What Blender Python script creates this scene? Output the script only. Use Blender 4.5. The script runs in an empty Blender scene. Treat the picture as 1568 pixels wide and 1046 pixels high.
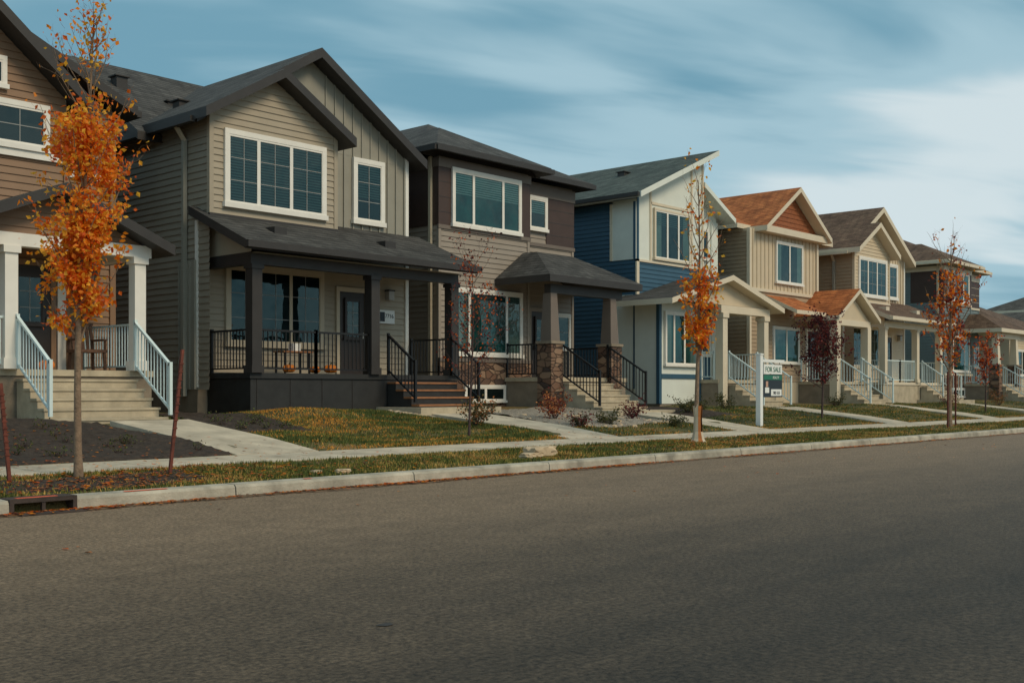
import bpy, math, random
import numpy as np
from mathutils import Vector
random.seed(7); np.random.seed(7)
sc=bpy.context.scene
sc.view_settings.view_transform='Standard'
sc.view_settings.look='None'
sc.view_settings.exposure=0

# ------------------------------------------------------------ materials
M={}
def nodes(name):
    m=bpy.data.materials.new(name); m.use_nodes=True
    nt=m.node_tree; b=nt.nodes['Principled BSDF']; M[name]=m
    return m,nt,b
def mk(name,col,rough=.7,var=.12,scale=5.0,bump=0.0,bscale=60,metal=0,spec=.4,stretch=None):
    m,nt,b=nodes(name)
    tc=nt.nodes.new('ShaderNodeTexCoord')
    mp=nt.nodes.new('ShaderNodeMapping'); nt.links.new(tc.outputs['Object'],mp.inputs[0])
    if stretch: mp.inputs['Scale'].default_value=stretch
    n=nt.nodes.new('ShaderNodeTexNoise'); n.inputs['Scale'].default_value=scale; n.inputs['Detail'].default_value=6
    n.inputs['Roughness'].default_value=.6
    nt.links.new(mp.outputs[0],n.inputs['Vector'])
    r=nt.nodes.new('ShaderNodeValToRGB')
    r.color_ramp.elements[0].position=.3; r.color_ramp.elements[1].position=.7
    r.color_ramp.elements[0].color=[max(0,c*(1-var)) for c in col]+[1]
    r.color_ramp.elements[1].color=[min(1,c*(1+var)) for c in col]+[1]
    nt.links.new(n.outputs['Fac'],r.inputs[0]); nt.links.new(r.outputs[0],b.inputs['Base Color'])
    b.inputs['Roughness'].default_value=rough; b.inputs['Metallic'].default_value=metal
    b.inputs['Specular IOR Level'].default_value=spec
    if bump>0:
        n2=nt.nodes.new('ShaderNodeTexNoise'); n2.inputs['Scale'].default_value=bscale; n2.inputs['Detail'].default_value=4
        nt.links.new(tc.outputs['Object'],n2.inputs['Vector'])
        bp=nt.nodes.new('ShaderNodeBump'); bp.inputs['Strength'].default_value=bump; bp.inputs['Distance'].default_value=.02
        nt.links.new(n2.outputs['Fac'],bp.inputs['Height']); nt.links.new(bp.outputs[0],b.inputs['Normal'])
    return m
def leafmat(name,col):
    m=mk(name,col,.55,.28,9)
    nt=m.node_tree; b=nt.nodes['Principled BSDF']; out=nt.nodes['Material Output']
    tl=nt.nodes.new('ShaderNodeBsdfTranslucent'); tl.inputs[0].default_value=(*[min(1,c*1.3) for c in col],1)
    mx=nt.nodes.new('ShaderNodeMixShader'); mx.inputs[0].default_value=.4
    nt.links.new(b.outputs[0],mx.inputs[1]); nt.links.new(tl.outputs[0],mx.inputs[2]); nt.links.new(mx.outputs[0],out.inputs[0])
def shingle(name,c1,c2):
    m,nt,b=nodes(name)
    tc=nt.nodes.new('ShaderNodeTexCoord'); sp=nt.nodes.new('ShaderNodeSeparateXYZ')
    nt.links.new(tc.outputs['Object'],sp.inputs[0])
    ad=nt.nodes.new('ShaderNodeMath'); ad.operation='ADD'
    nt.links.new(sp.outputs[0],ad.inputs[0]); nt.links.new(sp.outputs[1],ad.inputs[1])
    cb=nt.nodes.new('ShaderNodeCombineXYZ'); nt.links.new(ad.outputs[0],cb.inputs[0]); nt.links.new(sp.outputs[2],cb.inputs[1])
    br=nt.nodes.new('ShaderNodeTexBrick'); br.inputs['Scale'].default_value=1
    br.inputs['Brick Width'].default_value=.32; br.inputs['Row Height'].default_value=.085; br.inputs['Mortar Size'].default_value=.008
    br.inputs['Color1'].default_value=(*c1,1); br.inputs['Color2'].default_value=(*c2,1)
    br.inputs['Mortar'].default_value=(*[c*.45 for c in c1],1)
    nt.links.new(cb.outputs[0],br.inputs['Vector'])
    n=nt.nodes.new('ShaderNodeTexNoise'); n.inputs['Scale'].default_value=1.6; n.inputs['Detail'].default_value=10; n.inputs['Roughness'].default_value=.8
    nt.links.new(tc.outputs['Object'],n.inputs['Vector'])
    r=nt.nodes.new('ShaderNodeValToRGB'); r.color_ramp.elements[0].position=.32; r.color_ramp.elements[1].position=.68
    r.color_ramp.elements[0].color=(.5,.5,.5,1); r.color_ramp.elements[1].color=(1.5,1.5,1.5,1)
    nt.links.new(n.outputs['Fac'],r.inputs[0])
    mx=nt.nodes.new('ShaderNodeMix'); mx.data_type='RGBA'; mx.blend_type='MULTIPLY'; mx.inputs['Factor'].default_value=1
    nt.links.new(br.outputs['Color'],mx.inputs['A']); nt.links.new(r.outputs[0],mx.inputs['B'])
    nt.links.new(mx.outputs['Result'],b.inputs['Base Color'])
    bp=nt.nodes.new('ShaderNodeBump'); bp.inputs['Strength'].default_value=.7; bp.inputs['Distance'].default_value=.02
    nt.links.new(br.outputs['Fac'],bp.inputs['Height']); bp.invert=True
    nt.links.new(bp.outputs[0],b.inputs['Normal']); b.inputs['Roughness'].default_value=.9
    b.inputs['Specular IOR Level'].default_value=.25
def stone(name):
    m,nt,b=nodes(name)
    tc=nt.nodes.new('ShaderNodeTexCoord'); mp=nt.nodes.new('ShaderNodeMapping'); mp.inputs['Scale'].default_value=(3.2,3.2,6.5)
    nt.links.new(tc.outputs['Object'],mp.inputs[0])
    v=nt.nodes.new('ShaderNodeTexVoronoi'); v.inputs['Scale'].default_value=1; nt.links.new(mp.outputs[0],v.inputs['Vector'])
    v2=nt.nodes.new('ShaderNodeTexVoronoi'); v2.feature='DISTANCE_TO_EDGE'; v2.inputs['Scale'].default_value=1; nt.links.new(mp.outputs[0],v2.inputs['Vector'])
    sp=nt.nodes.new('ShaderNodeSeparateColor'); nt.links.new(v.outputs['Color'],sp.inputs[0])
    r=nt.nodes.new('ShaderNodeValToRGB'); e=r.color_ramp.elements
    e[0].color=(.07,.045,.035,1); e[1].color=(.30,.19,.12,1); x=e.new(.5); x.color=(.17,.09,.055,1)
    nt.links.new(sp.outputs[0],r.inputs[0])
    r2=nt.nodes.new('ShaderNodeValToRGB'); r2.color_ramp.elements[0].color=(.3,.3,.3,1); r2.color_ramp.elements[1].position=.08
    nt.links.new(v2.outputs['Distance'],r2.inputs[0])
    mx=nt.nodes.new('ShaderNodeMix'); mx.data_type='RGBA'; mx.blend_type='MULTIPLY'; mx.inputs['Factor'].default_value=1
    nt.links.new(r.outputs[0],mx.inputs['A']); nt.links.new(r2.outputs[0],mx.inputs['B']); nt.links.new(mx.outputs['Result'],b.inputs['Base Color'])
    bp=nt.nodes.new('ShaderNodeBump'); bp.inputs['Distance'].default_value=.04; nt.links.new(r2.outputs[0],bp.inputs['Height']); nt.links.new(bp.outputs[0],b.inputs['Normal'])
    b.inputs['Roughness'].default_value=.85
def glass():
    m,nt,b=nodes('window_glass'); nt.nodes.remove(b)
    out=nt.nodes['Material Output']
    tr=nt.nodes.new('ShaderNodeBsdfTransparent'); tr.inputs[0].default_value=(.5,.66,.66,1)
    gl=nt.nodes.new('ShaderNodeBsdfGlossy'); gl.inputs['Roughness'].default_value=.02; gl.inputs[0].default_value=(.7,.92,.92,1)
    lw=nt.nodes.new('ShaderNodeFresnel'); lw.inputs[0].default_value=1.5
    ad=nt.nodes.new('ShaderNodeMath'); ad.operation='MULTIPLY_ADD'; ad.inputs[1].default_value=1.1; ad.inputs[2].default_value=.02
    nt.links.new(lw.outputs[0],ad.inputs[0])
    tc=nt.nodes.new('ShaderNodeTexCoord'); n=nt.nodes.new('ShaderNodeTexNoise'); n.inputs['Scale'].default_value=1.3
    nt.links.new(tc.outputs['Object'],n.inputs['Vector'])
    bp=nt.nodes.new('ShaderNodeBump'); bp.inputs['Strength'].default_value=.25; bp.inputs['Distance'].default_value=.05
    nt.links.new(n.outputs['Fac'],bp.inputs['Height']); nt.links.new(bp.outputs[0],gl.inputs['Normal'])
    mx=nt.nodes.new('ShaderNodeMixShader'); nt.links.new(ad.outputs[0],mx.inputs[0]); nt.links.new(tr.outputs[0],mx.inputs[1]); nt.links.new(gl.outputs[0],mx.inputs[2])
    nt.links.new(mx.outputs[0],out.inputs[0])
glass(); stone('stone_veneer')
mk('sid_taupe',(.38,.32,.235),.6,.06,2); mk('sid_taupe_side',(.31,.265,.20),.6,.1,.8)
mk('bb_grey',(.30,.28,.225),.6,.06,2)
mk('fascia_dark',(.038,.033,.030),.5,.15,3); mk('trim_white',(.80,.76,.68),.45,.05,3)
mk('trim_tan',(.54,.45,.32),.5,.05,3); mk('black_metal',(.012,.012,.013),.4,.1,3); mk('deck_black',(.024,.024,.023),.6,.25,4)
mk('panel_brown',(.062,.036,.028),.55,.12,3); mk('sid_greybrown',(.30,.25,.20),.6,.06,2); mk('trim_greybrown',(.17,.135,.11),.6,.06,2)
mk('blue_siding',(.034,.092,.142),.5,.08,2); mk('white_panel',(.72,.74,.66),.5,.05,2)
mk('cream',(.60,.49,.34),.55,.05,2); mk('tan_siding',(.38,.275,.175),.6,.06,2); mk('cream_trim',(.68,.58,.43),.5,.04,2)
mk('shake_orange',(.27,.085,.028),.7,.3,9); mk('brown_siding',(.26,.155,.09),.6,.07,2)
mk('slate_siding',(.15,.19,.19),.6,.07,2); mk('rail_white',(.66,.76,.74),.4,.04,3)
mk('concrete',(.50,.42,.31),.85,.28,1.6,.4,40); mk('kerb_concrete',(.38,.34,.265),.88,.4,2.4,.5,35); mk('concrete_step',(.46,.385,.27),.85,.2,3,.3,40)
mk('foundation',(.25,.20,.145),.9,.2,3,.3,30); mk('gutter_dirt',(.14,.085,.045),.95,.5,4,.6,30)
mk('interior',(.014,.024,.026),.8,.6,1.2); mk('reflection_teal',(.03,.16,.145),.7,.8,1.3); mk('blind',(.13,.18,.175),.7,.15,3); mk('blind_light',(.42,.54,.52),.7,.08,3)  # the teal backing is window reflection painted behind the glass
mk('curtain',(.5,.47,.42),.8,.1,5); mk('door_dark',(.035,.026,.022),.4,.1,3); mk('wood_step',(.30,.13,.055),.6,.25,6,stretch=(1,6,6))
mk('bark',(.23,.155,.10),.9,.35,14,.6,40); mk('bark_dark',(.075,.048,.042),.9,.3,14,.4,40)
leafmat('leaf_o1',(.92,.25,.012)); leafmat('leaf_o2',(.66,.12,.008)); leafmat('leaf_o3',(.95,.42,.035))
leafmat('leaf_r1',(.18,.028,.022)); leafmat('leaf_r2',(.065,.016,.02)); leafmat('leaf_g1',(.05,.06,.02)); leafmat('leaf_g2',(.11,.095,.025)); mk('leaf_dry',(.38,.13,.035),.8,.3,9)
mk('grass_g',(.078,.098,.018),.8,.25,3); mk('grass_y',(.24,.20,.035),.8,.2,3); mk('grass_t',(.48,.28,.08),.8,.2,3); mk('grass_o',(.54,.235,.035),.8,.2,3)
mk('soil',(.042,.028,.019),.95,.5,9,.9,25); mk('gravel',(.27,.23,.18),.9,.55,30,.9,60)
mk('rock',(.52,.39,.25),.9,.25,5,.6,18); mk('rust',(.14,.037,.022),.8,.4,9,.3,40); mk('paint_orange',(.75,.13,.05),.7,.3,12)
mk('iron',(.05,.035,.028),.7,.3,8,.3,40); mk('sign_white',(.80,.80,.76),.4,.03,3); mk('sign_green',(.02,.16,.10),.5,.05,3); mk('sign_dark',(.02,.03,.04),.5,.1,3)
mk('pumpkin',(.7,.2,.02),.5,.2,6); mk('wicker',(.12,.06,.035),.7,.3,20); mk('skin_print',(.5,.3,.22),.6,.1,4); mk('asphalt_worn',(.035,.03,.027),.8,.3,14)
mk('lamp_metal',(.4,.38,.34),.3,.1,3); mk('muntin',(.30,.30,.28),.5,.05,3)
shingle('roof_charcoal',(.055,.052,.048),(.09,.085,.078)); shingle('roof_brown',(.11,.066,.044),(.17,.108,.07))
shingle('roof_green',(.06,.075,.066),(.10,.115,.10)); shingle('roof_rust',(.33,.10,.032),(.50,.17,.055)); shingle('roof_grey',(.07,.064,.056),(.105,.096,.085))

# ------------------------------------------------------------ builder
def link(o,parent=None):
    sc.collection.objects.link(o)
    if parent: o.parent=parent
    return o
class B:
    def __init__(s,name,origin=(0,0,0)):
        s.o=Vector(origin); s.e=bpy.data.objects.new(name,None); s.e.location=s.o; s.e.empty_display_size=.5
        sc.collection.objects.link(s.e); s.p={}
    def _g(s,part): return s.p.setdefault(part,([],[],[],[]))
    def poly(s,part,mat,pts,faces):
        v,f,mi,ms=s._g(part); n=len(v)
        v.extend([(p[0]-s.o.x,p[1]-s.o.y,p[2]-s.o.z) for p in pts])
        if mat not in ms: ms.append(mat)
        k=ms.index(mat)
        for q in faces: f.append([n+i for i in q]); mi.append(k)
    def quad(s,part,mat,pts): s.poly(part,mat,pts,[list(range(len(pts)))])
    def box(s,part,mat,x0,x1,y0,y1,z0,z1):
        s.poly(part,mat,[(x0,y0,z0),(x1,y0,z0),(x1,y1,z0),(x0,y1,z0),(x0,y0,z1),(x1,y0,z1),(x1,y1,z1),(x0,y1,z1)],
          [(0,3,2,1),(4,5,6,7),(0,1,5,4),(1,2,6,5),(2,3,7,6),(3,0,4,7)])
    def beam(s,part,mat,a,b,w,h):
        a=Vector(a); b=Vector(b); d=(b-a).normalized()
        up=Vector((0,0,1)) if abs(d.z)<.95 else Vector((0,1,0))
        r=d.cross(up).normalized(); u=r.cross(d).normalized()
        pts=[]
        for c in (a,b):
            for i,j in ((-1,-1),(1,-1),(1,1),(-1,1)): pts.append(c+r*(i*w/2)+u*(j*h/2))
        s.poly(part,mat,pts,[(0,1,2,3),(7,6,5,4),(0,4,5,1),(1,5,6,2),(2,6,7,3),(3,7,4,0)])
    def slab(s,part,mt,ms,top,t=.18):
        n=len(top); bot=[(p[0],p[1],p[2]-t) for p in top]
        s.quad(part,mt,top); s.quad(part,ms,bot[::-1])
        for i in range(n):
            j=(i+1)%n; s.quad(part,ms,[top[j],top[i],bot[i],bot[j]])
    def gableY(s,part,mt,ms,x0,x1,xr,y0,y1,ze,zr,t=.18,ze1=None):
        if ze1 is None: ze1=ze
        s.slab(part,mt,ms,[(x0,y0,ze),(xr,y0,zr),(xr,y1,zr),(x0,y1,ze)],t)
        s.slab(part,mt,ms,[(xr,y0,zr),(x1,y0,ze1),(x1,y1,ze1),(xr,y1,zr)],t)
    def gableX(s,part,mt,ms,y0,y1,yr,x0,x1,ze,zr,t=.18):
        s.slab(part,mt,ms,[(x0,y0,ze),(x1,y0,ze),(x1,yr,zr),(x0,yr,zr)],t)
        s.slab(part,mt,ms,[(x0,yr,zr),(x1,yr,zr),(x1,y1,ze),(x0,y1,ze)],t)
    def hip(s,part,mt,ms,x0,x1,y0,y1,ze,sl,t=.2):
        w=(x1-x0)/2; xm=(x0+x1)/2; zr=ze+sl*w; A=(xm,y0+w,zr); C=(xm,max(y1-w,y0+w+.01),zr)
        s.slab(part,mt,ms,[(x0,y0,ze),(x1,y0,ze),A],t)
        s.slab(part,mt,ms,[(x1,y1,ze),(x0,y1,ze),C],t)
        s.slab(part,mt,ms,[(x0,y1,ze),(x0,y0,ze),A,C],t)
        s.slab(part,mt,ms,[(x1,y0,ze),(x1,y1,ze),C,A],t)
    def lap(s,part,mat,axis,fx,a0,a1,z0,z1,fn=None,h=.15):
        z=z0
        while z<z1-.01:
            zt=min(z+h,z1); l0,r0=(a0,a1); l1,r1=(a0,a1)
            if fn:
                l0,r0=fn(z); l1,r1=fn(zt); l0=max(l0,a0); r0=min(r0,a1); l1=max(l1,a0); r1=min(r1,a1)
                if r0-l0<.03: break
                if r1<l1: l1=r1=(l1+r1)/2
            o,i=fx-.026,fx-.003
            if axis=='y':
                s.quad(part,mat,[(l0,o,z),(r0,o,z),(r1,i,zt),(l1,i,zt)]); s.quad(part,mat,[(l0,fx,z),(r0,fx,z),(r0,o,z),(l0,o,z)])
            else:
                s.quad(part,mat,[(o,l0,z),(o,r0,z),(i,r1,zt),(i,l1,zt)]); s.quad(part,mat,[(fx,l0,z),(fx,r0,z),(o,r0,z),(o,l0,z)])
            z=zt
    def batten(s,part,mat,axis,fx,a0,a1,z0,top,sp=.3):
        n=max(1,int(round((a1-a0)/sp)))
        for k in range(n+1):
            a=a0+(a1-a0)*k/n; zt=top(a) if callable(top) else top
            if zt-z0<.05: continue
            if axis=='y': s.box(part,mat,a-.02,a+.02,fx-.03,fx-.001,z0,zt)
            else: s.box(part,mat,fx-.03,fx-.001,a-.02,a+.02,z0,zt)
    def win(s,x0,x1,z0,z1,y,trim='trim_white',panes=(0,1),mun=(0,0),inner='interior',blind=None,tw=.1,sash='trim_white',part='windows',curt=False,deep=.08,bm='blind'):
        f=y-deep
        s.box(part,trim,x0,x1,f,y,z1-tw,z1); s.box(part,trim,x0-.03,x1+.03,f-.03,y,z0,z0+tw)
        s.box(part,trim,x0,x0+tw,f+.002,y,z0+tw,z1-tw); s.box(part,trim,x1-tw,x1,f+.002,y,z0+tw,z1-tw)
        a0,a1,b0,b1=x0+tw,x1-tw,z0+tw,z1-tw
        s.quad(part,inner,[(a0,y-.029,b0),(a1,y-.029,b0),(a1,y-.029,b1),(a0,y-.029,b1)])
        if curt:
            for (c0,c1) in ((a0,a0+.18*(a1-a0)),(a1-.18*(a1-a0),a1)):
                k=8
                for i in range(k):
                    u0=c0+(c1-c0)*i/k;u1=c0+(c1-c0)*(i+1)/k; d0=.032+.008*(i%2); d1=.032+.008*((i+1)%2)
                    s.quad(part,'curtain',[(u0,y-d0,b0),(u1,y-d1,b0),(u1,y-d1,b1),(u0,y-d0,b1)])
        if blind:
            zb=b1-(b1-b0)*blind; z=b1
            while z>zb:
                s.quad(part,bm,[(a0,y-.031,z),(a1,y-.031,z),(a1,y-.044,z-.038),(a0,y-.044,z-.038)]); z-=.065
        s.quad(part,'window_glass',[(a0,y-.05,b0),(a1,y-.05,b0),(a1,y-.05,b1),(a0,y-.05,b1)])
        sw=.045
        s.box(part,sash,a0,a1,f+.01,y-.046,b0,b0+sw); s.box(part,sash,a0,a1,f+.01,y-.046,b1-sw,b1)
        for i,p in enumerate(panes):
            x=a0+(a1-a0)*p; w=sw if 0<i<len(panes)-1 else sw/2
            xa=max(a0,x-w); xb=min(a1,x+w); s.box(part,sash,xa,xb,f+.012,y-.046,b0+sw,b1-sw)
        for i in range(len(panes)-1):
            p0=a0+(a1-a0)*panes[i]; p1=a0+(a1-a0)*panes[i+1]
            for k in range(1,mun[0]): 
                x=p0+(p1-p0)*k/mun[0]; s.box(part,'muntin',x-.008,x+.008,y-.056,y-.049,b0+sw,b1-sw)
            for k in range(1,mun[1]):
                z=b0+(b1-b0)*k/mun[1]; s.box(part,'muntin',p0+sw,p1-sw,y-.0565,y-.0485,z-.008,z+.008)
    def door(s,x0,x1,z0,z1,y,trim='trim_tan',mat='door_dark'):
        s.box('door',trim,x0-.1,x0,y-.07,y,z0,z1); s.box('door',trim,x1,x1+.1,y-.07,y,z0,z1); s.box('door',trim,x0-.1,x1+.1,y-.075,y,z1,z1+.12)
        s.box('door',mat,x0,x1,y-.045,y,z0,z1)
        s.win(x0+.15,x1-.15,z0+.9,z1-.15,y-.03,trim=mat,sash=mat,mun=(2,3),tw=.05,part='door_light',deep=.075)
        s.box('door','lamp_metal',x1-.1,x1-.06,y-.1,y-.045,z0+.95,z0+1.1)
    def rail(s,part,mat,a,b,h=.95,sp=.115,ends=True,pw=.06,bw=.02):
        a=Vector(a); b=Vector(b); U=Vector((0,0,1))
        s.beam(part,mat,a+U*h,b+U*h,.06,.045); s.beam(part,mat,a+U*.1,b+U*.1,.04,.035)
        L=Vector((b.x-a.x,b.y-a.y)).length; n=max(1,int(L/sp))
        for k in range(1,n):
            c=a.lerp(b,k/n); s.box(part,mat,c.x-bw/2,c.x+bw/2,c.y-bw/2,c.y+bw/2,c.z+.1,c.z+h)
        if ends:
            for c in (a,b): s.box(part,mat,c.x-pw/2,c.x+pw/2,c.y-pw/2,c.y+pw/2,c.z,c.z+h+.06)
    def steps(s,part,mat,x0,x1,yt,zt,n,rise,run,zb=.3,tm=None,nose=.025):
        for i in range(n):
            z=zt-(i+1)*rise; ya=yt-(i+1)*run
            s.box(part,mat,x0,x1,ya,ya+run,zb,z-.045)
            s.box(part,tm or mat,x0-nose,x1+nose,ya-nose,ya+run-.002-(nose if i else 0),z-.045,z)
    def finish(s):
        for part,(v,f,mi,ms) in s.p.items():
            me=bpy.data.meshes.new(part); me.from_pydata(v,[],f)
            for m in ms: me.materials.append(M[m])
            me.polygons.foreach_set('material_index',mi); me.update()
            o=bpy.data.objects.new(part,me); link(o,s.e)
        return s.e
def text(body,parent,loc,size,mat,rz=0,name='lettering'):
    c=bpy.data.curves.new(name,'FONT'); c.body=body; c.size=size; c.align_x='CENTER'; c.extrude=.002; c.materials.append(M[mat])
    o=bpy.data.objects.new(name,c); link(o,parent); o.location=Vector(loc)-parent.location; o.rotation_euler=(math.pi/2,0,rz)
def vent(b,x,y,z,part='roof_vents'):
    b.box(part,'fascia_dark',x-.15,x+.15,y-.15,y+.15,z-.25,z+.07)
    b.box(part,'fascia_dark',x-.2,x+.2,y-.2,y+.2,z+.07,z+.10)

# ------------------------------------------------------------ terrain
PY=[-3000,-9.01,-9,12.0,12.12,13.68,13.72,14.98,15.02,19.3,22,3000]
PZ=[.15,.15,-.03,-.03,.135,.262,.272,.302,.31,.76,.82,.82]
def gz(x,y):
    z=np.interp(y,PY,PZ)
    m=np.clip((y-15.0)/1.5,0,1)*np.clip((24-y)/2,0,1)
    m2=np.clip((y-12.2)/.4,0,1)*np.clip((13.7-y)/.3,0,1)
    mound=.16*np.exp(-((x-15.2)/2.2)**2-((y-18.9)/1.3)**2)
    return z+m*(.05*np.sin(x*.9+1)*np.sin(y*1.1)+.03*np.sin(x*2.3+y))+m2*.02*np.sin(x*1.7)+mound
xs=np.concatenate([np.array([-3000,-800,-200,-60,-20]),np.arange(-8,80.01,.5),np.array([100,140,250,800,3000])])
ys=np.concatenate([np.array([-3000,-600,-100,-20,-9.01,-9,0,10,12.0,12.12]),np.arange(12.3,13.6,.2),np.array([13.68,13.72,14.98,15.02]),np.arange(15.3,24,.35),np.array([26,40,100,400,1200,3000])])
X,Y=np.meshgrid(xs,ys); Z=gz(X,Y)
nv=[tuple(p) for p in np.stack([X.ravel(),Y.ravel(),Z.ravel()],1)]
nx=len(xs); fs=[(j*nx+i,j*nx+i+1,(j+1)*nx+i+1,(j+1)*nx+i) for j in range(len(ys)-1) for i in range(nx-1)]
def gmat():
    m,nt,b=nodes('ground_turf')
    tc=nt.nodes.new('ShaderNodeTexCoord')
    n=nt.nodes.new('ShaderNodeTexNoise'); n.inputs['Scale'].default_value=.9; n.inputs['Detail'].default_value=8; nt.links.new(tc.outputs['Object'],n.inputs['Vector'])
    r=nt.nodes.new('ShaderNodeValToRGB'); e=r.color_ramp.elements; e[0].position=.35; e[1].position=.65
    e[0].color=(.05,.05,.013,1); e[1].color=(.20,.125,.04,1); x=e.new(.5); x.color=(.10,.085,.022,1)
    nt.links.new(n.outputs['Fac'],r.inputs[0]); nt.links.new(r.outputs[0],b.inputs['Base Color']); b.inputs['Roughness'].default_value=.95
    n2=nt.nodes.new('ShaderNodeTexNoise'); n2.inputs['Scale'].default_value=20; nt.links.new(tc.outputs['Object'],n2.inputs['Vector'])
    bp=nt.nodes.new('ShaderNodeBump'); bp.inputs['Distance'].default_value=.05; nt.links.new(n2.outputs['Fac'],bp.inputs['Height']); nt.links.new(bp.outputs[0],b.inputs['Normal'])
gmat()
me=bpy.data.meshes.new('ground'); me.from_pydata(nv,[],fs); me.materials.append(M['ground_turf']); link(bpy.data.objects.new('ground',me))

# road
def amat():
    m,nt,b=nodes('asphalt')
    tc=nt.nodes.new('ShaderNodeTexCoord')
    def noise(s,d,st=None,ro=.5):
        n=nt.nodes.new('ShaderNodeTexNoise'); n.inputs['Scale'].default_value=s; n.inputs['Detail'].default_value=d; n.inputs['Roughness'].default_value=ro
        if st:
            mp=nt.nodes.new('ShaderNodeMapping'); mp.inputs['Scale'].default_value=st; nt.links.new(tc.outputs['Object'],mp.inputs[0]); nt.links.new(mp.outputs[0],n.inputs['Vector'])
        else: nt.links.new(tc.outputs['Object'],n.inputs['Vector'])
        return n
    a=noise(.5,7,(.2,1.3,1),.6); c=noise(26,5,None,.8); d=noise(3.2,6,None,.7)
    # light falloff painted into the asphalt colour: darker toward the camera side
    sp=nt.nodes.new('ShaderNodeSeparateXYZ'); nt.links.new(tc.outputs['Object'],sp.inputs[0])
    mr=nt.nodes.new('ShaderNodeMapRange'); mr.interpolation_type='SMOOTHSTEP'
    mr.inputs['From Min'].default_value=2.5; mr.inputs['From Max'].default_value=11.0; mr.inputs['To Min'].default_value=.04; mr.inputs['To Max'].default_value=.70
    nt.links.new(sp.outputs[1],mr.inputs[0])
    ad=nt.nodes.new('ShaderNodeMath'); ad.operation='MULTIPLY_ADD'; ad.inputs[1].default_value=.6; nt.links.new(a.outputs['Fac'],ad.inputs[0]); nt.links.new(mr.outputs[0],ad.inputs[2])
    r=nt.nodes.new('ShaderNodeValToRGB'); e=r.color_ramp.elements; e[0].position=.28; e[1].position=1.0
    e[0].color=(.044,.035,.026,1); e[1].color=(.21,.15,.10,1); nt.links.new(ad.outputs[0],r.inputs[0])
    def mul(x,y):
        mx=nt.nodes.new('ShaderNodeMix'); mx.data_type='RGBA'; mx.blend_type='MULTIPLY'; mx.inputs['Factor'].default_value=1
        nt.links.new(x,mx.inputs['A']); nt.links.new(y,mx.inputs['B']); return mx.outputs['Result']
    r2=nt.nodes.new('ShaderNodeValToRGB'); r2.color_ramp.elements[0].position=.38; r2.color_ramp.elements[1].position=.64
    r2.color_ramp.elements[0].color=(.42,.42,.42,1); r2.color_ramp.elements[1].color=(1.7,1.66,1.55,1); nt.links.new(c.outputs['Fac'],r2.inputs[0])
    r3=nt.nodes.new('ShaderNodeValToRGB'); r3.color_ramp.elements[0].position=.3; r3.color_ramp.elements[1].position=.7
    r3.color_ramp.elements[0].color=(.78,.78,.78,1); r3.color_ramp.elements[1].color=(1.18,1.18,1.18,1); nt.links.new(d.outputs['Fac'],r3.inputs[0])
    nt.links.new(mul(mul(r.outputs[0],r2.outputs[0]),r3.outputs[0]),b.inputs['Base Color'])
    bp=nt.nodes.new('ShaderNodeBump'); bp.inputs['Strength'].default_value=.6; bp.inputs['Distance'].default_value=.012; nt.links.new(c.outputs['Fac'],bp.inputs['Height']); nt.links.new(bp.outputs[0],b.inputs['Normal'])
    b.inputs['Roughness'].default_value=.7; b.inputs['Specular IOR Level'].default_value=.2
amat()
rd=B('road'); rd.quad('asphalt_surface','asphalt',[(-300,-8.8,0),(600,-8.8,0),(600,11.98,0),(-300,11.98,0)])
pts=[(4.16+.045*math.cos(a)*(1+.2*math.sin(3*a)),4.74+.045*math.sin(a)*(1+.2*math.cos(2*a)),.004) for a in [i*math.pi/10 for i in range(20)]]
rd.quad('tar_spot','asphalt_worn',pts); rd.finish()

# kerb
kb=B('kerb'); prof=[(11.90,-.02),(11.915,.115),(11.94,.148),(12.14,.155),(12.16,.13),(12.16,-.02)]
def kseg(x0,x1):
    n=len(prof); p=[(x0,y,z) for y,z in prof]+[(x1,y,z) for y,z in prof]
    kb.poly('kerb_stones','kerb_concrete',p,[(i,(i+1)%n,n+(i+1)%n,n+i) for i in range(n)]+[tuple(range(n))[::-1],tuple(range(n,2*n))])
x=-40.0
inlet=(5.2,5.95)
while x<140:
    x1=x+3.0
    a,b_=x+.009,x1-.009
    if x<inlet[1] and x1>inlet[0]:
        if inlet[0]>a: kseg(a,inlet[0])
        if b_>inlet[1]: kseg(inlet[1],b_)
    else: kseg(a,b_)
    x=x1
gx=np.arange(-20,140,.15); E=11.70+.07*np.sin(gx*1.1)+.05*np.sin(gx*3.7+1)+.03*np.random.rand(len(gx))
v=[];f=[]
for i,q in enumerate(gx): v+=[(q,E[i],.004),(q,11.898,.016)]
for i in range(len(gx)-1): f.append((2*i,2*i+2,2*i+3,2*i+1))
kb.poly('gutter_silt','gutter_dirt',v,f)
kb.finish()
dr=B('storm_drain',(5.57,11.95,0))
i0,i1=inlet
dr.box('frame','iron',i0+.005,i1-.005,11.9,12.2,.115,.162); dr.box('frame','iron',i0+.005,i0+.05,11.9,12.16,-.05,.115); dr.box('frame','iron',i1-.05,i1-.005,11.9,12.16,-.05,.115)
dr.box('throat','interior',i0+.05,i1-.05,12.1,12.14,-.05,.115); dr.box('bars','iron',(i0+i1)/2-.02,(i0+i1)/2+.02,11.91,11.95,.0,.115)
dr.box('grate','iron',i0+.02,i1-.02,11.65,11.89,.0,.02)
dr.box('paint_mark','paint_orange',i0+.1,i1-.2,11.95,12.02,.163,.166); dr.finish()
pm=B('kerb_paint_marks')
for a,b_ in ((6.55,7.1),(9.1,9.22)): pm.box('spray_paint','paint_orange',a,b_,11.96,12.02,.1555,.1585)
pm.finish()

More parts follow.
